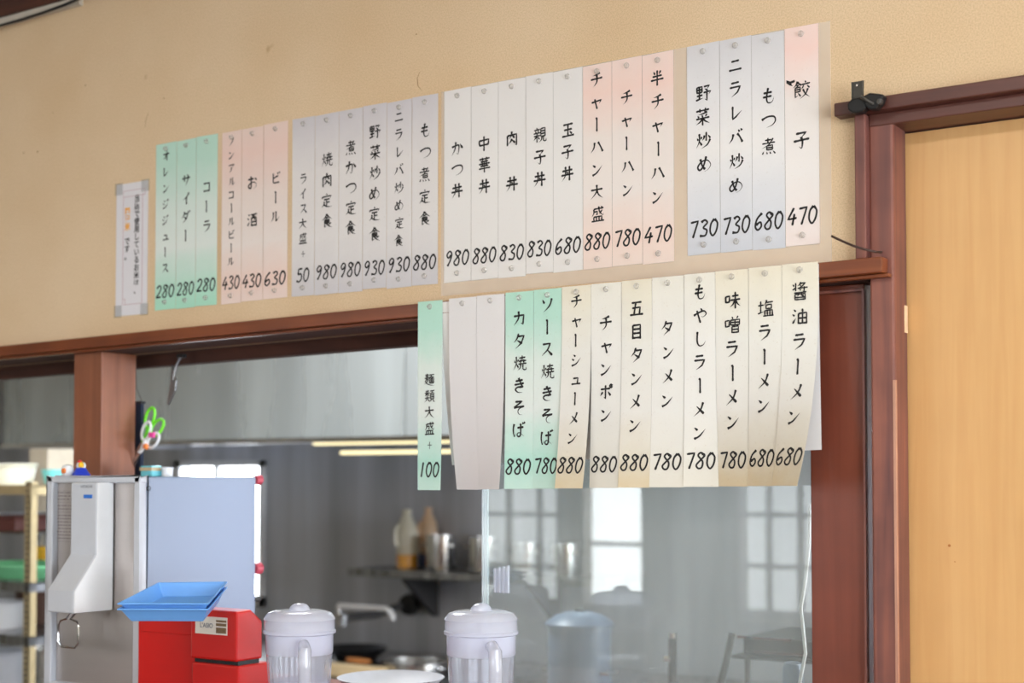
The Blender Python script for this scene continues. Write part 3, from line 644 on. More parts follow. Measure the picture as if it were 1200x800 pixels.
ROW = [  # px0, px1, paper, colour word, lettering, first and last character row, size, price, price row
 (182, 206, 'p_green', 'pale green', 'オレンジジュース', 183, 314, 12.5, '280', 341),
 (206.4, 229, 'p_green', 'pale green', 'サイダー', 211, 276, 15, '280', 338),
 (229.4, 254.2, 'p_green', 'pale green', 'コーラ', 219, 265, 15, '280', 333.5),
 (259.5, 282.5, 'p_pink', 'dusty pink', 'ノンアルコールビール', 166, 306, 11.5, '430', 331),
 (283, 308, 'p_pink', 'dusty pink', 'お酒', 213.6, 257.5, 17, '430', 328.7),
 (308.4, 336.7, 'p_pink', 'dusty pink', 'ビール', 208.7, 253.7, 15.5, '630', 325.8),
 (342, 368.3, 'p_grey', 'grey', 'ライス大盛+', 209.5, 297, 13, '50', 322),
 (368.7, 396.5, 'p_grey', 'grey', '焼肉定食', 187, 259, 17.5, '980', 318.5),
 (396.9, 424.6, 'p_grey', 'grey', '煮かつ定食', 173, 267, 17.5, '980', 315.6),
 (425, 452.7, 'p_grey', 'grey', '野菜炒め定食', 154.4, 274.5, 17.5, '930', 313.7),
 (453.1, 482.3, 'p_grey', 'grey', 'ニラレバ炒め定食', 136.8, 282, 14.5, '930', 310),
 (482.7, 513, 'p_grey', 'grey', 'もつ煮定食', 152.5, 256, 17.5, '880', 307),
 (520.4, 551.8, 'p_white', 'white', 'かつ丼', 174, 223, 18, '980', 302),
 (552.2, 583.6, 'p_white', 'white', '中華丼', 168, 218, 18, '880', 299),
 (584, 616, 'p_white', 'white', '肉丼', 162.5, 215, 18.5, '830', 295.6),
 (616.4, 648.2, 'p_white', 'white', '親子丼', 158, 209.6, 18.5, '830', 291),
 (648.6, 683, 'p_white', 'white', '玉子丼', 152, 203, 18.5, '680', 287.5),
 (683.4, 717.3, 'p_salmon', 'salmon pink', 'チャーハン大盛', 93, 251, 18, '880', 282.5),
 (717.7, 753, 'p_salmon', 'salmon pink', 'チャーハン', 113.8, 222, 17.5, '780', 278.3),
 (753.4, 790, 'p_salmon', 'salmon pink', '半チャーハン', 91, 230, 18.5, '470', 274),
 (806, 844.2, 'p_silver', 'silvery white', '野菜炒め', 109, 192, 20.5, '730', 267.5),
 (844.6, 881.8, 'p_silver', 'silvery white', 'ニラレバ炒め', 76, 217, 19.5, '730', 263.5),
 (882.2, 920.6, 'p_silver', 'silvery white', 'もつ煮', 112, 171, 20, '680', 258.5),
 (921, 960.8, 'p_rose', 'white and rose', '餃子', 105, 163.5, 22, '470', 252.5),
]
for k, (p0, p1, mt, cw, tx, c0, c1, sz, pr, pc) in enumerate(ROW):
    jz = random.uniform(-.0012, .0012)
    L = .360 if k < 3 else .358+random.uniform(-.001, .002)
    if k >= 20: L = .352
    slip(p0, p1, 2.172+jz, L, -.0012-.0005*(k % 2), M[mt], '', tx, c0, c1, sz, pr, pc, '%s paper menu slip lettered %s, priced %s, in the upper row' % (cw, tx, pr), UP, psize=16+.0085*(p0-180), tilt=random.uniform(-.001, .001))
bl_ = {o['label'].split('lettered ')[1].split(',')[0]: o for o in bpy.data.objects if 'lettered' in str(o.get('label', ''))}
m = MB(); P4 = [at(x, y, -.0023) for x, y in ((921.5, 94), (926, 95.5), (931, 93.5), (931.5, 96), (927, 98), (929, 101), (925, 100), (921.5, 97.5))]
m.add([(p[0], -.0023, p[2]) for p in P4]+[(p[0], -.0020, p[2]) for p in P4], [tuple(range(8)), tuple(range(8, 16))[::-1]]+[(i, (i+1) % 8, 8+(i+1) % 8, 8+i) for i in range(8)])
m.build('ink_blot', M['ink'], bl_['餃子'])
LOW = [
 (490, 518.5, 489.5, 516, 'p_mint', 'mint green', '麺類大盛+', 445, 521, 15, '100', 550),
 (526.3, 558.2, 535.5, 561, 'p_blank', 'blank white', '', 0, 0, 0, '', 0),
 (558.6, 591.2, 561, 584.7, 'p_blank', 'blank white', '', 0, 0, 0, '', 0),
 (592.4, 625.3, 590.7, 623.8, 'p_mint', 'mint green', 'カタ焼きそば', 373, 503.8, 19, '880', 546.5),
 (625.7, 658, 623.8, 653.6, 'p_mint', 'mint green', 'ソース焼きそば', 357, 513, 19, '780', 545.5),
 (658.4, 692.6, 650, 682.5, 'p_tan', 'cream and tan', 'チャーシューメン', 353, 513, 16.5, '880', 545),
 (693, 728, 690.6, 724, 'p_cream', 'cream white', 'チャンポン', 378.4, 486, 18.5, '880', 543.7),
 (728.4, 763.8, 724, 760.7, 'p_tan', 'cream and tan', '五目タンメン', 361, 498, 19, '880', 541.8),
 (764.2, 801.3, 760.7, 800.6, 'p_cream', 'cream white', 'タンメン', 384, 469, 18.5, '780', 540.7),
 (801.7, 837.8, 800.6, 842, 'p_cream', 'cream white', 'もやしラーメン', 342, 506.7, 19, '780', 539.5),
 (838.2, 876.8, 842.2, 876, 'p_tan', 'cream and tan', '味噌ラーメン', 351.6, 494, 20.5, '780', 538.6),
 (877.2, 915.8, 876, 906, 'p_tan', 'cream and tan', '塩ラーメン', 361, 475, 20, '680', 536.5),
 (916.2, 958.5, 904, 934, 'p_tan', 'cream and tan', '醤油ラーメン', 341, 489, 20.5, '680', 535),
]
for k, (p0, p1, b0, b1, mt, cw, tx, c0, c1, sz, pr, pc) in enumerate(LOW):
    yb = -.0325-.0005*(k % 2); xm = at((p0+p1)/2, 400, yb)[0]
    zt = zb(xm)+.002; Ls = .349
    if k == 0: lab = 'mint green paper menu slip lettered %s, priced 100, far left of the lower row' % tx
    elif k == 1: lab = 'blank white paper slip beside the mint green 100 slip, nearer to it'
    elif k == 2: lab = 'blank white paper slip touching the mint green カタ焼きそば slip'
    else: lab = '%s paper menu slip lettered %s, priced %s, in the lower row' % (cw, tx, pr)
    slip(p0, p1, zt, Ls, yb, M[mt], '', tx, c0, c1, sz, pr, pc, lab, LO, lower=(b0, b1), psize=18.5+.006*(p0-490))
# backing sheet behind the lower row
x0, x1 = at(517, 400, -.031)[0], at(960, 400, -.031)[0]
bs = MB(); n = 12
for s in (0, 1):
    for k in range(n+1):
        t = k/n; y = -.0305+s*.0003
        for x, zl, sw in ((x0, 1.474, .034), (x1, 1.494, .006)): bs.v.append((x, y+sw*t**1.6, (zb(x)-.002)*(1-t)+zl*t))
for k in range(n):
    a = 2*k; c = 2*(n+1)+2*k
    bs.f += [(a, a+1, a+3, a+2), (c, c+2, c+3, c+1), (a, a+2, c+2, c), (a+1, c+1, c+3, a+3)]
bs.mi = [0]*len(bs.f)
tag(bs.build('backing_sheet', M['p_sheet']), 'wide white paper sheet hanging behind the lower menu slips', 'paper sheet')
fm = glass('pale_wall_film', tint=(.98, .98, .98, 1), haze=.36, hazecol=(1, .95, .89, 1), rough=.4, boost=.2)
fa, fb_ = at(517, 300, -.0004)[0], at(975, 300, -.0004)[0]
tag(MB().box(fa, fb_, -.0007, -.0003, 1.789, 2.173).build('wall_film', fm), 'thin pale film on the wall behind the white and pink upper slips', 'film')
# rice notice on the far left
nx0, nx1 = at(136, 300, -.001)[0], at(173, 300, -.001)[0]; nz1, nz0 = at(155, 214, -.001)[2], at(155, 369, -.001)[2]
nt_ = MB().box(nx0, nx1, -.0014, -.0008, nz0, nz1).build('notice_sheet', M['p_notice']); tag(nt_, 'small white printed notice about rice, left of the green slips', 'notice')
def font_mesh(txt, size, mat, parent, loc, name, rot=(pi/2, 0, 0), vert=True, sx=1, bold=0):
    """printed letters, upright, stacked downwards when vert"""
    cu = bpy.data.curves.new(name, 'FONT'); cu.body = '\n'.join(txt) if vert else txt
    cu.size = size; cu.align_x = 'CENTER'; cu.align_y = 'CENTER'; cu.space_line = .98; cu.offset = bold; cu.fill_mode = 'FRONT'
    tmp = bpy.data.objects.new('tmp', cu); COL.objects.link(tmp)
    bpy.context.view_layer.update()
    me = bpy.data.meshes.new_from_object(tmp.evaluated_get(bpy.context.evaluated_depsgraph_get()))
    bpy.data.objects.remove(tmp); me.name = name; me.materials.clear(); me.materials.append(mat)
    o = bpy.data.objects.new(name, me); COL.objects.link(o); pw = WORLD[parent.name]
    o.parent = parent; o.location = tuple(loc[i]-pw[i] for i in range(3)); o.rotation_euler = rot; o.scale = (sx, 1, 1)
    return o
nw = nx1-nx0; nh = nz1-nz0
font_mesh('当店で使用しているお米は、', .0172, M['ink'], nt_, (nx0+nw*.66, -.0018, nz1-nh*.475), 'notice_lettering', bold=.0004)
font_mesh('国産米', .0172, plain('orange_print', (244, 176, 84), .6), nt_, (nx0+nw*.36, -.0018, nz1-nh*.275), 'orange_lettering', bold=.0008)
font_mesh('です。', .0172, M['ink'], nt_, (nx0+nw*.36, -.0018, nz1-nh*.50), 'notice_lettering', bold=.0004)
fr = MB(); t = .0006; ml = lambda a, b, c, d: fr.box(nx0+nw*a, nx0+nw*b, -.0018, -.0013, nz1-nh*c, nz1-nh*d)
for a in (.22, .83): ml(a, a+.014, .09, .915)
for cc in (.055, .10): ml(.22, .92, cc, cc+.004)
ml(.22, .234, .055, .10); ml(.906, .92, .055, .10); ml(.22, .84, .915, .919); ml(.22, .30, .875, .879); ml(.30, .314, .875, .919)
fr.build('printed_border', plain('pink_print', (196, 168, 176), .6), nt_)
tpm = glass('tape', tint=(.97, .97, .97, 1), haze=.12, rough=.2)
for a, c in ((.0, .0), (.84, .0), (.0, .93), (.84, .93)): MB().box(nx0+nw*a-.004, nx0+nw*(a+.16)+.004, -.0021, -.0016, nz1-nh*c+.003, nz1-nh*(c+.07)-.003).build('clear_tape', tpm, nt_)

# ================================================================== things on the walls
# black iron clamp on the end of the door header
c0 = at(1005, 110, -.03); k = 1/ (at(1006, 110, -.03)[0]-at(1005, 110, -.03)[0]); px = lambda x, y, Y=-.03: at(x, y, Y)
cl = thing('iron_clamp', px(1012, 132), 'black iron clamp with a wing nut on the left end of the door header', 'clamp')
a, b = px(999, 97), px(1012.5, 118)
m = MB(); hole = px(1004, 100)
m.box(a[0], b[0], -.034, -.031, b[2]-.004, a[2]).box(a[0], a[0]+.002, -.036, -.031, b[2], a[2]).box(b[0]-.002, b[0], -.036, -.031, b[2], a[2])
m.build('upright_plate', plain('worn_iron', (74, 72, 68), .5, .6, var=.3), cl, bevel=.0008)
q = px(1004, 100, -.0345); MB().lathe([(0, -.0006), (.0018, -.0004), (.0018, .0004)], q, 12, 'y').build('rivet', M['chrome'], cl)
def blob(name, pts, y0, y1, mat, par):
    m = MB(); P = [px(x, y, -.03) for x, y in pts]
    m.add([(p[0], y0, p[2]) for p in P]+[(p[0], y1, p[2]) for p in P], [tuple(range(len(P)))[::-1], tuple(range(len(P), 2*len(P)))]+[(i, (i+1) % len(P), len(P)+(i+1) % len(P), len(P)+i) for i in range(len(P))])
    return m.build(name, mat, par, bevel=.003)
blob('clamp_jaw', [(996, 124), (1001, 118), (1010, 116), (1016, 119), (1019, 128), (1014, 133), (1003, 135), (997, 131)], -.044, -.027, M['black'], cl)
blob('wing_nut', [(1015, 115), (1023, 111), (1033, 112), (1040, 113), (1037, 122), (1031, 130), (1023, 131), (1017, 126)], -.046, -.028, M['black'], cl)
m = MB(); m.tube([px(1009, 113, -.048), px(1015, 117, -.050), px(1024, 122, -.049)], .0022, 8); m.lathe([(0, -.004), (.004, -.003), (.0045, .004)], px(1031, 119, -.047), 14, 'y')
m.build('screw', plain('worn_screw', (96, 94, 92), .45, .7, var=.2), cl)
# bent wire
m = MB(); pts = [px(974.5, 276.5, -.05), px(985, 281.5, -.055), px(1000, 288, -.055), px(1013, 292, -.05), px(1026, 295, -.04), px(1032, 295.5, -.02), px(1033, 295, -.005)]
m.tube(pts, .0019, 8)
tag(m.build('bent_wire', plain('rusty_wire', (70, 50, 44), .6, .4)), 'thin dark bent wire sticking out of the wall above the beam end', 'wire')
# sagging cable under the ceiling moulding
m = MB(); pts = [(-3.6, -.03, 2.48)]+[px(x, y, -.03) for x, y in ((0, 30), (25, 23), (50, 15), (75, 6), (98, -4), (130, -20))]
m.tube(pts, .0035, 8); tag(m.build('black_cable', M['black']), 'black cable along the ceiling moulding at top left', 'cable')

# ================================================================== water cooler on the counter
yf = -.235; Xa, Xb = at(55, 600, yf)[0], at(163, 600, yf)[0]; yb_ = ysolve(300.5, Xb); zt = H-.0 + .003
wc = thing('water_cooler', ((Xa+Xb)/2, yf, 1.03), 'tall white and steel water cooler with a push lever, left on the counter', 'water cooler')
m = MB(); t = .016
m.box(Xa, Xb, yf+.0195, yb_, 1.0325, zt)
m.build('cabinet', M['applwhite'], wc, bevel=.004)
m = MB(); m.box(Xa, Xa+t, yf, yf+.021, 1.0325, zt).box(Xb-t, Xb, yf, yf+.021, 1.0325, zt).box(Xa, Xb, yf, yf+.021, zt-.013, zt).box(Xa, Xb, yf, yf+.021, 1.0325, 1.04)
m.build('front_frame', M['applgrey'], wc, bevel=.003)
MB().box(Xa+t, Xb-t, yf+.014, yf+.0195, 1.04, zt-.013).build('front_plate', steel('brushed_front', (196, 188, 184), .4, (3, 3, 30), .06), wc)
# spout column: flat at the top, pushed forward at the foot
cx0, cx1 = at(86.5, 600, yf-.02)[0], at(117, 600, yf-.02)[0]
yc, yc2 = yf-.028, yf-.082; ztop = zt-.012; zk = at(86, 650, yc)[2]+.002; zm = at(72, 692, yc2)[2]; zl = at(72, 718, yc2)[2]
prof = [(yf+.014, ztop), (yc, ztop), (yc, zk), (yc2, zm), (yc2, zl), (yf+.014, zl)]
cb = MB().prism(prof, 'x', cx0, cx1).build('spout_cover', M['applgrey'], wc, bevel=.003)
MB().prism([(yf+.012, ztop), (yc+.001, ztop), (yc+.001, zk), (yc2+.001, zm), (yc2+.001, zl+.001), (yf+.012, zl+.001)], 'x', cx1, cx1+.0025).build('spout_side', M['white'], wc, bevel=.0008)
m = MB(); lx0, lx1 = cx0+.004, cx0+.062; ly = yc2+.025; z0, z1 = zl-.012, at(90, 759, ly)[2]
m.tube([((lx0+lx1)/2+.006, ly+.02, zl+.004), ((lx0+lx1)/2+.006, ly, z0-.002), (lx1-.006, ly, z0-.006), (lx1, ly, z0-.014), (lx1, ly, z1+.01), (lx1-.010, ly, z1), (lx0+.010, ly, z1), (lx0, ly, z1+.010), (lx0, ly, z0-.014), (lx0+.006, ly, z0-.006), ((lx0+lx1)/2-.006, ly, z0-.002), ((lx0+lx1)/2-.006, ly+.02, zl+.004)], .0022, 8)
m.build('push_lever', M['chrome'], wc, smooth=True)
p = at(103, 581.5, yc); MB().box(p[0]-.0115, p[0]+.0125, yc-.0012, yc, p[2]-.0035, p[2]+.0035).build('blue_badge', plain('badge_blue', (44, 112, 204), .4), wc)
grey = plain('grey_print', (120, 122, 132), .6)
p = at(101.5, 570, yc); font_mesh('HITACHI', .0085, grey, wc, (p[0], yc-.0006, p[2]), 'maker_lettering', vert=False)
# printed instruction block on the front plate
m = MB(); yp = yf+.0137; random.seed(3)
L0, L1 = at(63, 600, yp)[0], cx0-.002
zA, zB = at(70, 577, yp)[2], at(70, 634, yp)[2]
rows = 15
for r in range(rows):
    z = zA-(zA-zB)*r/rows; x = L0+.003
    if r in (3, 6): m.box(L0, L1, yp-.0003, yp, z-.0002, z+.0003); continue
    while x < L1-.004:
        l = random.uniform(.003, .010); l = min(l, L1-.002-x); m.box(x, x+l, yp-.0003, yp, z-.0011, z+.0009); x += l+random.uniform(.001, .004)
for z in (zA+.003, zB): m.box(L0, L1, yp-.0003, yp, z-.0002, z+.0003)
m.box(L0, L0+.0005, yp-.0003, yp, zB, zA+.003)
m.build('instruction_print', plain('print_grey', (134, 122, 122), .6), wc)
p = at(174, 572, 0); ypp = ysolve(174, Xb); m = MB(); m.lathe([(.0035, -.001), (.005, -.001), (.005, .001), (.0035, .001)], (Xb+.0008, ypp, at(174, 572, ypp)[2]), 16, 'x'); m.build('screw_hole', M['dark'], wc)
for py, r in ((562, .011), (666, .013), (702, .006)):
    q = at(301, py, yb_); MB().lathe([(0, 0), (r*.8, 0), (r, .006), (r, .016), (0, .02)], (Xb-.004, yb_-.001, q[2]), 16, 'y').build('rear_knob', plain('rear_knob_red', (176, 66, 84), .5) if r > .007 else M['dark'], wc, smooth=True)

# small things on top of the cooler
zt0 = zt
q = at(95, 557, yf+.05)
fg = thing('toy_figurine', (q[0], q[1], zt0), 'tiny blue, white and yellow plastic toy on top of the water cooler', 'toy')
m = MB().lathe([(0, 0), (.0175, 0), (.0185, .004), (.014, .010), (.0095, .018), (0, .019)], (q[0], q[1], zt0), 20); m.build('body', plain('toy_blue', (34, 60, 190), .4), fg, smooth=True)
MB().lathe([(0, .016), (.008, .017), (.010, .022), (.008, .028), (0, .031)], (q[0], q[1], zt0), 18).build('head', M['white'], fg, smooth=True)
MB().lathe([(0, 0), (.005, .001), (.006, .006), (.004, .011), (0, .012)], (q[0]+.007, q[1]-.006, zt0+.018), 14).build('collar', M['yellow'], fg, smooth=True)
MB().lathe([(0, 0), (.005, .0), (.004, .004), (0, .0055)], (q[0]-.002, q[1]-.002, zt0+.029), 14).build('cap', M['red'], fg, smooth=True)
q = at(79, 556, yf+.035)
eg = MB().lathe([(0, 0), (.009, .001), (.013, .008), (.0125, .016), (.009, .023), (0, .026)], (q[0], q[1], zt0), 18).build('egg_toy', M['white'], smooth=True)
tag(eg, 'small white egg shaped toy with an orange spot, beside the blue toy', 'toy')
MB().lathe([(0, -.002), (.005, -.001), (.006, .002)], (q[0]+.003, q[1]-.0128, zt0+.012), 12, 'y').build('orange_spot', M['orange'], eg, smooth=True)
q = at(178, 556, .06)
for nm, pxx, yy, w_, h_, mt, lab in (('tissue_box', 177, .05, .036, .024, 'teal', 'pale turquoise carton standing just right of the wooden post'), ('sugar_canister', 196, .07, .024, .020, 'white', 'small white tub beside the turquoise carton behind the cooler')):
    q = at(pxx, 555, yy); z0 = zt0
    if nm == 'tissue_box':
        r_ = MB().box(q[0]-w_/2, q[0]+w_/2, yy-.015, yy+.015, z0, z0+h_).build(nm, M['teal'], bevel=.003); MB().box(q[0]-w_/2-.001, q[0]+w_/2+.001, yy-.016, yy+.016, z0+h_*.55, z0+h_*.85).build('band', M['woodlight'], r_)
    else:
        r_ = MB().lathe([(0, 0), (w_/2, 0), (w_/2*1.05, h_*.8), (w_/2*1.15, h_*.82), (w_/2*1.15, h_), (0, h_*1.05)], (q[0], yy, z0), 20).build(nm, M['white'], smooth=True)
    tag(r_, lab, 'container')

# ================================================================== red machine and blue trays
yr = -.275; A, B = at(162, 740, yr+.02)[0], at(223, 740, yr)[0]; C = at(277, 740, yr)[0]; zr = at(250, 714.5, yr)[2]
rm = thing('red_dispenser', ((A+C)/2, yr, 1.03), 'glossy red counter dispenser with a white and brown label, under the blue trays', 'dispenser')
MB().box(A, B+.002, yr+.018, yr+.085, 1.03, zr-.006).build('left_body', M['red'], rm, bevel=.005)
MB().box(A+.012, B-.006, yr+.0155, yr+.0185, zr-.052, zr-.022).build('raised_panel', M['red'], rm, bevel=.002)
ysd = ysolve(309, C); zc = at(278, 776, yr)[2]; zc2 = zc-.007
hb = MB().prism([(yr, zc), (yr, zr), (ysd-.03, zr+.001), (ysd, zr-.022), (ysd, zc)], 'x', B, C).build('head_box', M['red'], rm, bevel=.004)
MB().prism([(yr+.003, 1.03), (yr+.003, zc2), (ysd+.02, zc2), (ysd+.02, 1.03)], 'x', B, C+.002).build('lower_box', M['red'], rm, bevel=.004)
MB().box(B+.004, C-.003, yr+.008, ysd-.006, zc2-.001, zc+.001).build('joint', M['black'], rm)
p0, p1 = at(229.5, 721, yr), at(266.5, 744.5, yr)
lb = MB().box(p0[0], p1[0], yr-.0012, yr+.0004, p1[2], p0[2]).build('maker_label', plain('label_cream', (232, 224, 212), .5), rm)
m = MB(); brown = plain('label_brown', (124, 98, 66), .6, var=.35, scale=300)
a = p0[0]+(p1[0]-p0[0])*.66; m.box(a, p1[0]-.002, yr-.0016, yr-.0011, p1[2]+.003, p1[2]+(p0[2]-p1[2])*.42).box(a, p1[0]-.002, yr-.0016, yr-.0011, p1[2]+(p0[2]-p1[2])*.50, p1[2]+(p0[2]-p1[2])*.66).box(a, p1[0]-.002, yr-.0016, yr-.0011, p1[2]+(p0[2]-p1[2])*.72, p1[2]+(p0[2]-p1[2])*.84)
m.build('label_print', brown, lb)
font_mesh("L'ASIO", .0115, grey, lb, (p0[0]+(p1[0]-p0[0])*.36, yr-.0018, p1[2]+(p0[2]-p1[2])*.48), 'label_lettering', vert=False, bold=.0002)
MB().lathe([(.0016, -.0004), (.0024, -.0004), (.0024, .0004), (.0016, .0004)], (p0[0]+.013, yr-.0016, p1[2]+(p0[2]-p1[2])*.74), 14, 'y').build('label_emblem', grey, lb)
# two stacked trays, raised at the rear against the cooler
def tray(P, dz):                               # P: rim corners front-left, rear-left, rear-right, front-right
    from mathutils import Vector
    R = [Vector(p)+Vector((0, 0, dz)) for p in P]; c = sum(R, Vector())/4
    n = (R[1]-R[0]).cross(R[3]-R[0]).normalized(); n = -n if n.z < 0 else n
    def ring(s, d): return [c+(r-c)*s-n*d for r in R]
    prof = [(1.045, .003), (1.05, .0), (1.0, 0), (.84, .023), (.0, .023)]
    prof2 = [(1.045, .003), (.985, .003), (.825, .026), (0, .026)]
    m = MB(); rings = []
    for s, d in prof[:4]+prof2[::-1][1:]: rings.append(ring(s, d))
    vs = []; fs = []
    N = 16
    def dense(r):
        out = []
        for i in range(4):
            for k in range(4): out.append(tuple(r[i].lerp(r[(i+1) % 4], (k+.0)/4)))
        return out
    D_ = [dense(r) for r in rings]
    for d in D_: vs += d
    for j in range(len(D_)-1):
        for k in range(N): fs.append((j*N+k, j*N+(k+1) % N, (j+1)*N+(k+1) % N, (j+1)*N+k))
    fs.append(tuple(range(3*N, 4*N))); fs.append(tuple(range(4*N, 5*N))[::-1])
    del fs[3*N:4*N]
    return m.add(vs, fs)
dpt = lambda x, y, d: atz(x, y, d)
P1 = [dpt(140, 706, 2.46), dpt(186, 682.5, 2.60), dpt(264, 681.5, 2.59), dpt(243, 706, 2.43)]
t1 = tray(P1, 0).build('serving_tray', M['blue'], bevel=.002)
tag(t1, 'upper blue plastic tray, its inside visible, on the red dispenser', 'tray', 'blue trays')
t2 = tray(P1, -.0095).build('serving_tray', M['blue'], bevel=.002)
tag(t2, 'lower blue plastic tray nested under the other blue tray', 'tray', 'blue trays')

# ================================================================== clear pitchers
def pitcher(px_, z_, R, label):
    c = atz(px_, 760, z_); x, y = c[0], c[1]; z0 = 1.03; s = R/.0605
    ztip = atz(px_, 706.5, z_)[2]; hgt = ztip-z0
    root = thing('water_pitcher', (x, y, z0), label, 'pitcher', 'water pitchers on the counter')
    zl = hgt-.052; lip = hgt-.0525; o = (x, y, z0)
    rip = lambda a, z: .010*cos(22*a) if .02 < z < hgt-.085 else 0
    R1 = R*.955
    prof = [(0, .0), (R1*.80, .0), (R1*.84, .004), (R1*.86, .02)]+[(R1*(.86+.12*t/8), .02+(hgt-.105)*t/8) for t in range(1, 9)]
    MB().lathe(prof, o, 88, ripple=rip).build('body', M['clear'], root, smooth=True)
    MB().lathe([(R1*.98, hgt-.086), (R1, hgt-.083), (R1*1.005, lip), (R1*.97, lip), (R1*.965, hgt-.083)], o, 48).build('collar', M['frost'], root, smooth=True)
    MB().lathe([(R*.96, lip+.001), (R*1.03, lip+.002), (R*1.035, lip+.006), (R*1.0, lip+.008), (R*1.0, lip+.024), (R*1.02, lip+.0255), (R*.99, lip+.029), (R*.90, lip+.036), (R*.70, lip+.0395), (0, lip+.0405)], o, 56).build('lid', M['frost'], root, smooth=True)
    MB().lathe([(R*.30, lip+.039), (R*.285, lip+.043), (R*.25, lip+.047), (R*.19, hgt-.0022), (R*.10, hgt-.0004), (0, hgt)], o, 28).build('lid_knob', M['frost'], root, smooth=True)
    m = MB(); hy = -R*1.0
    pts = [(x, y-R*.93, z0+hgt-.066), (x, y-R*1.22, z0+hgt-.064), (x, y-R*1.48, z0+hgt-.072), (x, y-R*1.55, z0+hgt-.095), (x, y-R*1.5, z0+.07), (x, y-R*1.3, z0+.045), (x, y-R*.88, z0+.042)]
    m.tube(pts, [.008, .010, .0115, .0115, .011, .010, .008], 14)
    m.build('handle', M['grip'], root, smooth=True)
    MB().lathe([(0, .006), (R1*.80, .008), (R1*.88, .07), (R1*.84, .073), (0, .073)], o, 40).build('water', glass('ice_water_%d' % px_, tint=(.88, .9, .97, 1), haze=.35, hazecol=(.86, .88, .97, 1)), root, smooth=True)
    return root
p1 = pitcher(351, 2.50, .0605, 'clear ribbed water pitcher with frosted lid, directly right of the red dispenser')
p2 = pitcher(564, 2.42, .0605, 'clear ribbed water pitcher with frosted lid, in front of the glass edge')
for p, dx in ((p1, .83), (p2, .86)):
    p.rotation_euler = (0, 0, dx)

# white bowl between the pitchers
bc = atz(458, 790, 2.81); zb_ = 1.45-.385
bw = MB().lathe([(0, .0), (.05, .0), (.06, .004), (.100, zb_-1.03-.004), (.104, zb_-1.03), (.100, zb_-1.03+.001), (.094, zb_-1.03-.004), (.056, .008), (0, .008)], (bc[0], bc[1], 1.03), 48).build('salad_bowl', plain('bowl_white', (176, 180, 188), .6), smooth=True)
tag(bw, 'white round bowl standing between the two pitchers', 'bowl')

# ================================================================== hanging at the post
yn = .115
p0, p1 = at(159, 470, yn), at(167, 556, yn)
nv = MB().box(p0[0]-.012, p1[0], yn-.006, yn+.004, p1[2]-.02, p0[2]).build('hanging_pouch', M['navy'], bevel=.002); tag(nv, 'narrow dark navy cloth pouch hanging right of the wooden post', 'pouch')
a, b = at(160, 455, yn), at(167, 471, yn); top = (a[0]-.004, yn, zb(a[0])-.03)
MB().tube([top, (a[0], yn, a[2]), b], .0009, 6).build('string', M['dark'], nv)
MB().box(b[0]-.006, b[0]+.004, yn-.008, yn+.006, b[2]-.004, b[2]+.002).build('clip', M['black'], nv)
def scissors(name, c, ang, mat, label, s=1.0, y=yn-.012):
    """c = pixel of the pivot; handles point along ang (degrees, picture sense), blades hang into the pouch"""
    P = at(c[0], c[1], y); root = thing(name, P, label, 'scissors', 'scissors hanging by the post')
    u = (cos(radians(ang)), sin(radians(ang)))
    for sgn in (-1, 1):
        ca, sa = cos(radians(ang+13*sgn)), sin(radians(ang+13*sgn)); m = MB(); pts = []
        for k in range(21):
            a = 2*pi*k/20; lx = .056*s+.024*s*cos(a); ly = sgn*.006+.0135*s*sin(a)
            pts.append((P[0]+lx*ca-ly*sa, y+sgn*.002, P[2]+lx*sa+ly*ca))
        m.tube(pts, .0034*s, 8, cap=False)
        m.tube([(P[0], y+sgn*.002, P[2]), (P[0]+.034*s*ca, y+sgn*.002, P[2]+.034*s*sa)], .0042*s, 8)
        m.build('handle', mat, root, smooth=True)
        bb = MB(); ca2, sa2 = cos(radians(ang+180+3*sgn)), sin(radians(ang+180+3*sgn))
        q = [(0, -.004), (.05*s, -.004), (.075*s, 0), (.05*s, .003), (0, .004)]
        bb.add([(P[0]+a*ca2-b*sa2, y+sgn*.0015-.0006, P[2]+a*sa2+b*ca2) for a, b in q]+[(P[0]+a*ca2-b*sa2, y+sgn*.0015+.0006, P[2]+a*sa2+b*ca2) for a, b in q], [(0, 1, 2, 3, 4), (9, 8, 7, 6, 5)]+[(i, (i+1) % 5, 5+(i+1) % 5, 5+i) for i in range(5)])
        bb.build('blade', M['chrome'], root)
    MB().lathe([(0, -.005), (.004, -.004), (.004, .004)], P, 12, 'y').build('pivot', M['chrome'], root)
    return root
scissors('kitchen_scissors', (168, 517), 52, M['lime'], 'lime green handled scissors hanging right of the wooden post', 1.0)
scissors('kitchen_scissors', (164, 530), 50, M['white'], 'white handled scissors hanging below the lime green scissors', .92, yn-.022)
P = at(178, 509.5, yn-.035); pk = MB().box(P[0]-.008, P[0]+.008, P[1]-.004, P[1]+.004, P[2]-.006, P[2]+.006).build('magnet_clip', M['pink'], bevel=.002); tag(pk, 'small bright pink clip among the scissor handles', 'clip')
P = at(171, 523, yn-.035); pk = MB().lathe([(0, -.006), (.006, -.004), (.007, .002), (0, .006)], P, 14, 'y').build('magnet_button', M['orange'], smooth=True); tag(pk, 'small orange round magnet under the white scissor handles', 'magnet')
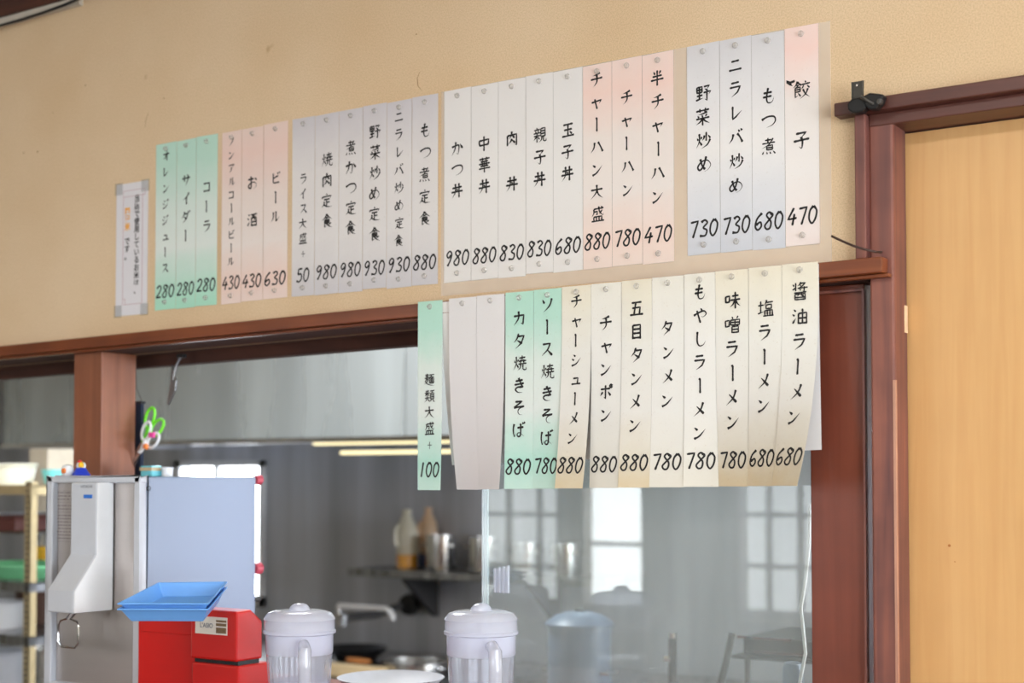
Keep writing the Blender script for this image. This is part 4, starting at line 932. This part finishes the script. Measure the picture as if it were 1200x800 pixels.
# blade hanging from the beam
ys = .10; m = MB(); pts = [at(212, 418, ys), at(207, 428, ys), at(204.5, 437, ys), at(203.5, 445, ys)]
sp = thing('hanging_spatula', at(205, 440, ys), 'narrow steel spatula hanging under the lintel beam near the post', 'spatula')
m.tube(pts, .0028, 8).build('hook', M['steel'], sp, smooth=True)
bl = [at(x, y, ys) for x, y in ((202, 428), (207, 446), (205.5, 458), (198, 474), (196, 473), (199.5, 452), (201, 438))]
m = MB(); n = len(bl); m.add([(p[0], ys-.002, p[2]) for p in bl]+[(p[0], ys+.002, p[2]) for p in bl], [tuple(range(n)), tuple(range(n, 2*n))[::-1]]+[(i, (i+1) % n, n+(i+1) % n, n+i) for i in range(n)])
m.build('blade', M['steel'], sp, bevel=.0008)
MB().box(pts[0][0]-.008, pts[0][0]+.012, ys-.006, ys+.006, pts[0][2]-.002, pts[0][2]+.006).build('hanger', M['black'], sp)

# ================================================================== kitchen: hood, shelf, stove
yh = 2.0; zh = 1.60; hxl = at(4, 520, yh)[0]
hd = thing('range_hood', (-3.2, yh, zh), 'big stainless steel range hood across the kitchen', 'range hood')
m = MB(); xseam = at(475, 450, yh)[0]
m.box(hxl, xseam-.002, yh, yh+.012, zh, ZC).box(xseam+.002, .2, yh, yh+.012, zh, ZC)
m.build('front_sheet', M['hood'], hd)
m = MB(); m.box(hxl, .2, yh-.012, yh+.03, zh-.016, zh+.004); m.build('lower_lip', M['chrome'], hd, bevel=.003)
m = MB(); m.box(hxl, .2, yh+.012, YK, zh+.16, zh+.172).box(hxl, hxl+.012, yh+.012, YK, zh, ZC); m.build('inner_sheet', M['backsteel'], hd)
l0, l1 = at(368, 516, yh+.05), at(600, 516, yh+.05)
lt = thing('tube_lamp', (l0[0], yh+.07, zh-.03), 'lit warm tube lamp under the range hood edge', 'lamp')
MB().box(l0[0]-.02, l1[0]+.05, yh+.035, yh+.155, zh+.002, zh+.03).build('housing', M['steel'], lt, bevel=.003)
MB().tube([(l0[0], yh+.05, zh-.016), (l1[0], yh+.05, zh-.016)], .008, 12).build('tube', M['tube'], lt, smooth=True)
MB().tube([(l0[0]+.06, yh+.14, zh-.052), (l1[0], yh+.14, zh-.052)], .007, 12).build('tube', M['tube'], lt, smooth=True)
# wall shelf with bottles and pots
zs_ = 1.05; s0, s1 = at(437, 665, 3.0)[0], -2.9
sh = thing('wall_shelf', (-3.6, 3.0, zs_), 'grey steel shelf on the back kitchen wall carrying bottles and pots', 'shelf')
MB().box(s0, s1, 2.82, YK, zs_-.035, zs_).build('board', M['steel'], sh, bevel=.003)
for pxx in (496, 640):
    bx = at(pxx, 680, 3.0)[0]; MB().prism([(YK, zs_-.035), (2.86, zs_-.035), (2.86, zs_-.05), (YK-.02, zs_-.22), (YK, zs_-.22)], 'x', bx-.012, bx+.012).build('bracket', M['dark'], sh)
def jug(pxx, y, mat, label, liquid, h=.262, r=.048):
    x = at(pxx, 640, y)[0]; root = thing('plastic_bottle', (x, y, zs_), label, 'bottle', 'plastic bottles on the wall shelf')
    MB().lathe([(0, 0), (r*.96, 0), (r, .01), (r, h*.45), (r*.98, h*.6), (r*.82, h*.76), (r*.45, h*.88), (r*.36, h*.91), (r*.36, h*.955), (0, h*.955)], (x, y, zs_), 28).build('body', mat, root, smooth=True)
    MB().lathe([(0, h*.94), (r*.42, h*.94), (r*.42, h*.99), (r*.38, h), (0, h)], (x, y, zs_), 18).build('cap', mat, root, smooth=True)
    MB().tube([(x-.02, y-r*.75, zs_+h*.74), (x-.024, y-r*1.08, zs_+h*.66), (x-.024, y-r*1.1, zs_+h*.45), (x-.018, y-r*.92, zs_+h*.38)], .008, 8).build('grip', mat, root, smooth=True)
    MB().lathe([(0, .002), (r*1.004, .002), (r*1.006, h*.24), (0, h*.24)], (x, y, zs_), 28).build('liquid', liquid, root, smooth=True)
jug(477, 2.93, M['bottle'], 'milky plastic bottle with amber oil, leftmost on the wall shelf', M['oil'])
jug(502, 3.03, M['bottle2'], 'peach coloured plastic bottle behind the left steel pot on the shelf', plain('navy_label', (44, 56, 92), .5), .27, .043)
def pot(x, y, z0, r, h, label, grp, mat=None, name='stock_pot', handles=True, lid=False):
    root = thing(name, (x, y, z0), label, 'pot', grp)
    MB().lathe([(0, 0), (r*.96, 0), (r, .008), (r, h-.004), (r*1.04, h-.003), (r*1.04, h), (r*.97, h), (r*.96, .01), (0, .01)], (x, y, z0), 40).build('body', mat or M['potsteel'], root, smooth=True)
    if handles:
        for sg in (-1, 1):
            m = MB(); zc = z0+h*.72
            m.tube([(x+sg*r*.98, y-.03, zc), (x+sg*(r+.016), y-.026, zc), (x+sg*(r+.016), y+.026, zc), (x+sg*r*.98, y+.03, zc)], .005, 8)
            m.build('handle', M['chrome'], root, smooth=True)
    if lid:
        MB().lathe([(r*1.08, h), (r*1.08, h+.008), (r*.95, h+.018), (r*.75, h+.030), (r*.4, h+.039), (0, h+.042)], (x, y, z0), 36).build('lid', mat or M['potsteel'], root, smooth=True)
        MB().lathe([(0, h+.038), (r*.14, h+.038), (r*.16, h+.047), (0, h+.050)], (x, y, z0), 16).build('lid_knob', M['black'], root, smooth=True)
    return root
g = 'steel pots on the wall shelf'
x = at(517, 640, 2.93)[0]; pot(x, 2.93, zs_, .066, .152, 'steel pot on the wall shelf nearest the plastic bottles', g)
x = at(567, 640, 2.93)[0]; pot(x, 2.93, zs_, .066, .148, 'steel pot on the wall shelf just left of the glass edge', g)
for pxx, lab in ((616, 'steel pot on the wall shelf seen hazily through the glass, nearer the glass edge'), (662, 'steel pot on the wall shelf seen through the glass, farthest from the glass edge')):
    x = at(pxx, 640, 2.93)[0]; pot(x, 2.93, zs_, .06, .13, lab, g)
# white rack of upright cups just behind the glass edge
# stove and worktop
zw = .66
wt = MB().box(-5.6, .2, 2.25, YK-.004, .62, zw).box(-5.6, .2, 2.3, YK-.004, 0, .62).build('stove_counter', M['steel'], bevel=.004); tag(wt, 'long stainless steel stove counter along the back kitchen wall', 'counter')
def atg(px_, py, z):                             # point where a pixel's ray meets the height z
    d = at(px_, py, 1); t = (z-H)/(d[2]-H); return (d[0]*t, (1+D)*t-D, z)
# wok
c = at(417, 770, 2.52); wx = c[0]; r = .135
wk = thing('wok', (wx, 2.52, zw+.001), 'black iron wok with a wooden handle on the stove counter', 'wok')
zk_ = at(420, 753, 2.65)[2]; dz = zk_-zw
MB().lathe([(0, dz-.062), (r*.35, dz-.059), (r*.7, dz-.040), (r*.95, dz-.010), (r, dz), (r*.97, dz), (r*.68, dz-.034), (r*.33, dz-.053), (0, dz-.056)], (wx, 2.52, zw+.001), 44).build('pan', M['wokblack'], wk, smooth=True)
MB().lathe([(.11, .001), (.112, .006), (.085, max(.008, dz-.050)), (.080, max(.008, dz-.052)), (.10, .006), (.10, .001)], (wx, 2.52, zw+.001), 28).build('burner_ring', M['black'], wk, smooth=True)
a = at(408, 773.5, 2.37); MB().tube([(a[0], 2.37, a[2]), (a[0]+.06, 2.36, a[2]+.001), (a[0]+.115, 2.37, a[2]-.001)], [.013, .015, .012], 12).build('wooden_handle', M['handlewood'], wk, smooth=True)
b0, b1 = at(388, 785, 2.27), at(446, 785, 2.27)
bz = at(420, 779, 2.30)[2]
bd = MB().box(b0[0]-.03, b1[0], 2.265, 2.32, zw, bz).build('cutting_board', M['woodlight'], bevel=.004); tag(bd, 'pale wooden block in front of the wok', 'board')
# wide steel pan
c = at(487, 775, 2.46); zp = at(487, 768.5, 2.58)[2]
pot(c[0], 2.46, zw, .14, zp-zw, 'wide shallow steel pan right of the wok on the stove counter', None, name='wide_pan', mat=M['potsteel'])
# wall tap with a swinging spout and its pipes
yt = 2.72; a = at(397, 709.5, yt); b = at(455, 709.5, yt); zc_ = a[2]
tp_ = thing('wall_tap', at(397, 722, yt), 'chrome wall tap with a long white spout above the wok', 'tap')
e = at(463, 720, yt)
pts = [a, (b[0]-.02, yt, zc_)]+[(b[0]-.02+.045*sin(t*pi/2/6), yt, zc_-.045*(1-cos(t*pi/2/6))) for t in range(1, 7)]+[(b[0]+.025, yt, e[2])]
MB().tube(pts, .0125, 12).build('spout', M['white'], tp_, smooth=True)
f = at(397, 725, yt); MB().tube([(a[0], yt, zc_), (a[0], yt, f[2])], .014, 12).lathe([(0, -.03), (.03, -.028), (.034, .02), (0, .03)], (a[0]+.015, yt, f[2]), 16, 'z').build('valve', M['chrome'], tp_, smooth=True)
g0, g1 = at(402, 724, yt), at(478, 707, 3.05)
MB().tube([g0, at(440, 720, 2.85), at(462, 712, 3.0), g1, (g1[0]+.0, YK, g1[2])], .017, 10).build('supply_pipe', M['dark'], tp_, smooth=True)
MB().lathe([(0, -.03), (.045, -.03), (.05, .0), (.03, .03), (0, .03)], at(481, 708, 3.05), 16, 'y').build('wall_flange', M['black'], tp_, smooth=True)

# big grey blue pot with domed lid, right behind the glass
zq = at(680, 733, 1.3)[2]; xq = at(679, 750, 1.3)[0]
pot(xq, 1.3, .60, .088, zq-.60, 'large grey blue pot with a domed lid, seen through the glass', None, mat=M['bluegrey'], name='rice_pot', lid=True)
st = MB().box(xq-.35, xq+.46, .90, 1.65, .56, .60).box(xq-.33, xq-.29, .92, 1.63, 0, .56).box(xq+.41, xq+.45, .92, 1.63, 0, .56).build('work_table', M['steel'], bevel=.004); tag(st, 'low stainless steel work table behind the glass, under the blue grey pot', 'table')
# white cable and a grey bottle by the right edge of the glass
yc_ = .12; pts = [at(x, y, yc_) for x, y in ((949, 590), (948, 640), (944, 680), (938.5, 712), (941.5, 740), (944, 765), (940, 785), (936, 805), (934, 830))]
m = MB().tube(pts, .0032, 8); cb = m.build('white_cable', M['white'], smooth=True); tag(cb, 'white cable hanging down behind the right edge of the glass', 'cable')
q = at(929, 790, .13); zq2 = at(929, 775, .13)[2]
bt = thing('squeeze_bottle', (q[0], .13, 1.03), 'pale blue grey rounded bottle behind the lower right corner of the glass', 'bottle')
MB().lathe([(0, 0), (.017, 0), (.018, .01), (.0172, zq2-1.03-.012), (.0165, zq2-1.03-.009)], (q[0], .13, 1.03), 24).build('body', M['bluegrey'], bt, smooth=True)
MB().lathe([(.0168, zq2-1.03-.010), (.0150, zq2-1.03-.003), (.010, zq2-1.03), (0, zq2-1.03)], (q[0], .13, 1.03), 24).build('cap', M['bluegrey'], bt, smooth=True)

# ================================================================== steel rack with kitchen ware on the far left
yr0, yr1 = .78, 1.25
rk = thing('storage_rack', (at(10, 700, yr0)[0], yr0, 0), 'cream slotted steel rack at the far left of the kitchen', 'rack')
rx = at(30, 700, yr0)[0]; rx2 = rx-1.0; ztr = at(20, 564, yr0)[2]
def angle_post(x, y, sx, sy, name):
    w_ = .027; t_ = .003; m = MB(); m.box(x, x+sx*w_, y, y+sy*t_, 0, ztr).box(x, x+sx*t_, y, y+sy*w_, 0, ztr)
    o = m.build(name, M['cream'], rk)
    h = MB()
    for k in range(44):
        z = .72+.018*k
        if z < ztr-.01: h.box(x+sx*.009, x+sx*.018, y-sy*.0012, y+sy*.0002, z, z+.011)
    h.build('slots', M['dark'], o)
angle_post(rx+.018, yr0, -1, 1, 'post'); angle_post(rx2, yr0, 1, 1, 'post')
angle_post(rx+.018, yr1, -1, -1, 'post'); angle_post(rx2, yr1, 1, -1, 'post')
levels = [ztr-.012, at(20, 682, yr0)[2], at(20, 745, yr0)[2], at(20, 815, yr0)[2]]
for z in levels:
    m = MB(); m.box(rx2, rx+.018, yr0, yr1, z-.004, z).box(rx2, rx+.018, yr0-.001, yr0+.003, z-.030, z).box(rx+.015, rx+.018, yr0, yr1, z-.030, z); m.build('shelf', M['cream'] if z > 1.3 else M['steel'], rk)
def tub(name, x, y, z0, r0, r1, h, mat, label, cat, sy=1, parts=None):
    m = MB().lathe([(0, 0), (r0, 0), (r1, h-.008), (r1*1.05, h-.006), (r1*1.05, h), (r1*.97, h), (r0*.96, .004), (0, .004)], (0, 0, 0), 36)
    m.v = [(x+p[0], y+p[1]*sy, z0+p[2]) for p in m.v]
    o = m.build(name, mat, smooth=True); tag(o, label, cat); return o
yy = yr0+.2
def xr(px_, y): return at(px_, 650, y)[0]
tub('plastic_bin', xr(6, yy), yy, levels[0]+.001, .085, .098, at(20, 543.5, yy)[2]-levels[0], plain('bin_milky', (206, 208, 196), .4), 'milky white plastic bin on top of the cream rack', 'bin')
bx = MB().box(xr(70, 1.5)-.06, xr(70, 1.5)+.05, 1.4, 1.6, 0, at(70, 526, 1.5)[2]).build('tall_cabinet', plain('cabinet_cream', (204, 196, 180), .6), bevel=.004); tag(bx, 'tall cream cabinet behind the turquoise dish, left of the post', 'cabinet')
tub('plastic_basket', rx-.24, yr0+.195, levels[1]+.001, .185, .205, at(20, 665, yr0+.02)[2]-levels[1], M['mint'], 'mint green plastic basket on the rack under the top shelf', 'basket', sy=.76)
yd_ = yr0+.3; q = at(62, 557, yd_); zd = at(62, 550, yd_)[2]-levels[0]
ds = MB().lathe([(0, .003), (.022, .003), (.037, zd-.001), (.039, zd), (.024, 0), (0, 0)], (q[0], yd_, levels[0]), 24).build('small_dish', M['teal'], smooth=True)
tag(ds, 'turquoise dish on top of the cream rack, left of the toys', 'dish')
# yellow perforated cup with utensils
ycu = yr0+.41; xc = xr(49, ycu); zc0 = levels[1]+.001
cu_ = thing('utensil_cup', (xc, ycu, zc0), 'yellow perforated cup full of dark utensils on the rack', 'cup')
hh = at(50, 640, ycu)[2]-zc0
MB().lathe([(0, 0), (.045, 0), (.052, hh), (.049, hh), (.043, .004), (0, .004)], (xc, ycu, zc0), 30).build('cup_body', M['yellow'], cu_, smooth=True)
m = MB()
for k in range(9):
    for j in range(3):
        a = pi+pi*k/8; zz = zc0+hh*(.35+.22*j); m.lathe([(0, -.0006), (.0055, -.0006), (.0055, .0006)], (xc+.0496*cos(a), ycu+.0496*sin(a), zz), 10, 'y')
m.build('holes', M['dark'], cu_)
random.seed(11)
for k in range(6):
    a = k*1.05; x = xc+.022*cos(a); y = ycu+.022*sin(a); h = hh+.012+.02*random.random(); tx, ty = .02*cos(a), .018*sin(a)
    u = MB().tube([(x, y, zc0+.01), (x+tx, y+ty, zc0+h)], .0035, 8)
    if k % 2: u.lathe([(0, -.003), (.016, -.001), (.018, .002), (0, .004)], (x+tx, y+ty, zc0+h+.012), 14, 'y')
    else: u.box(x+tx-.008, x+tx+.008, y+ty-.002, y+ty+.002, zc0+h-.025, zc0+h+.018)
    o = u.build('ladle' if k % 2 else 'turner', M['steel'] if k % 3 else M['dark'], smooth=True)
    tag(o, ('steel and dark ladle with a round head standing in the yellow cup', 'dark flat turner standing in the yellow cup')[0 if k % 2 else 1], 'utensil', 'utensils in the yellow cup')
g = 'kitchen ware on the rack'
def rpot(px_, y, lev, r, h, mat, name, label, cat='pot'):
    o = tub(name, xr(px_, y), y, lev, r*.92, r, h, mat, label, cat); o['group'] = g; return o
rpot(-6, yr0+.14, levels[2], .10, .085, M['white'], 'mixing_bowl', 'white mixing bowl on the rack shelf under the mint basket', 'bowl')
rpot(48, yr0+.33, levels[2], .085, .12, plain('brown_pot', (86, 58, 46), .5), 'brown_pot', 'brown pot on the rack shelf under the yellow cup')
rpot(8, yr0+.16, levels[3], .08, .11, M['applgrey'], 'enamel_pot', 'pale grey enamel pot low on the rack, left of its front post')
rpot(52, yr0+.34, levels[3], .09, .10, M['potsteel'], 'steel_pot', 'steel pot low on the rack, right of its front post')
# rolled goods on a wire tier hung under the top shelf
m = MB(); zt2 = levels[0]-.155
for k in range(9): m.tube([(rx2+.05, yr0+.05+.045*k, zt2), (rx-.02, yr0+.05+.045*k, zt2)], .002, 6)
for xx in (rx2+.06, rx-.03):
    for y in (yr0+.05, yr1-.06): m.tube([(xx, y, zt2), (xx, y, levels[0]-.004)], .002, 6)
    m.tube([(xx, yr0+.05, zt2), (xx, yr1-.06, zt2)], .002, 6)
m.build('wire_shelf', M['steel'], rk)
for k, (px_, mt, lb, h) in enumerate(((-2, M['applgrey'], 'pale grey lidded box on the wire tier, left of the brown one', .05), (36, plain('maroon_box', (96, 52, 50), .5), 'maroon lidded box on the wire tier, right of the grey one', .045))):
    x = xr(px_, yr0+.2); b = MB().box(x-.085, x+.075, yr0+.08, yr0+.36, zt2+.002, zt2+.002+h).build('storage_box', mt, bevel=.006); tag(b, lb, 'box', 'boxes on the wire tier')
    MB().box(x-.088, x+.078, yr0+.077, yr0+.363, zt2+.002+h, zt2+.010+h).build('lid', mt, b, bevel=.003)

# ================================================================== dark gear behind the lower right of the glass
yg_ = 1.0; a, b = at(857, 769, yg_), at(965, 769, yg_); zt3 = at(900, 748, yg_)[2]
gs = thing('griddle_stand', ((a[0]+b[0])/2, yg_, 0), 'black flat griddle on thin legs, seen through the lower right of the glass', 'griddle')
MB().box(a[0], b[0], yg_, yg_+.32, a[2]-.004, a[2]+.004).build('lower_plate', M['black'], gs, bevel=.002)
MB().box(a[0]+.02, b[0], yg_+.02, yg_+.30, a[2]+.0035, zt3).build('griddle_body', plain('greasy_black', (40, 42, 44), .3, var=.3), gs, bevel=.006)
MB().box(a[0]+.03, b[0]-.05, yg_+.012, yg_+.02, a[2]+.012, a[2]+.016).box(a[0]+.012, b[0]-.08, yg_+.004, yg_+.016, zt3-.004, zt3+.002).build('steel_rail', M['chrome'], gs)
lx = at(872, 790, yg_)[0]
for x in (lx, b[0]-.02):
    for y in (yg_+.02, yg_+.30): MB().tube([(x, y, 0), (x, y, a[2]-.003)], .007, 8).build('leg', M['dark'], gs)
q0, q1 = at(858, 742, .95), at(842, 810, .95)
lb_ = MB().tube([q0, ((q0[0]+q1[0])/2+.002, .95, (q0[2]+q1[2])/2), q1, (q1[0]-.07, .95, .605)], .0085, 10).build('leaning_bar', M['dark'], smooth=True)
tag(lb_, 'dark slanting bar leaning left of the black griddle behind the glass', 'bar')
q0, q1 = at(788, 741, 1.05), at(789, 805, 1.05)
tpz = thing('black_tap', (q0[0], 1.05, .60), 'upright black tap post with bright ends between the blue grey pot and the griddle', 'tap')
MB().tube([(q0[0], 1.05, .603), (q0[0], 1.05, q0[2]-.012)], .011, 10).build('post', M['black'], tpz, smooth=True)
MB().tube([(q0[0], 1.05, q0[2]-.013), (q0[0], 1.05, q0[2])], .0115, 10).build('cap', M['chrome'], tpz, smooth=True)
m = MB(); zz = at(784, 772, 1.05)[2]; m.tube([(q0[0], 1.05, zz), (q0[0]-.02, 1.045, zz)], .010, 10); m.build('side_knob', M['chrome'], tpz, smooth=True)
# housings of the added, unseen ceiling lamps
for x, y, z, lab in ((-.6, -2.1, ZC, 'white unseen ceiling lamp added in the dining room nearer the right wall'), (-2.9, -2.1, ZC, 'white unseen ceiling lamp added in the dining room nearer the left wall'), (-3.0, 1.0, ZC, 'white unseen ceiling lamp added in the kitchen')):
    r_ = thing('added_ceiling_lamp', (x, y, z), lab, 'lamp', 'added ceiling lamps')
    MB().box(x-.62, x+.62, y-.16, y+.16, z-.025, z).build('housing', M['white'], r_, bevel=.004)
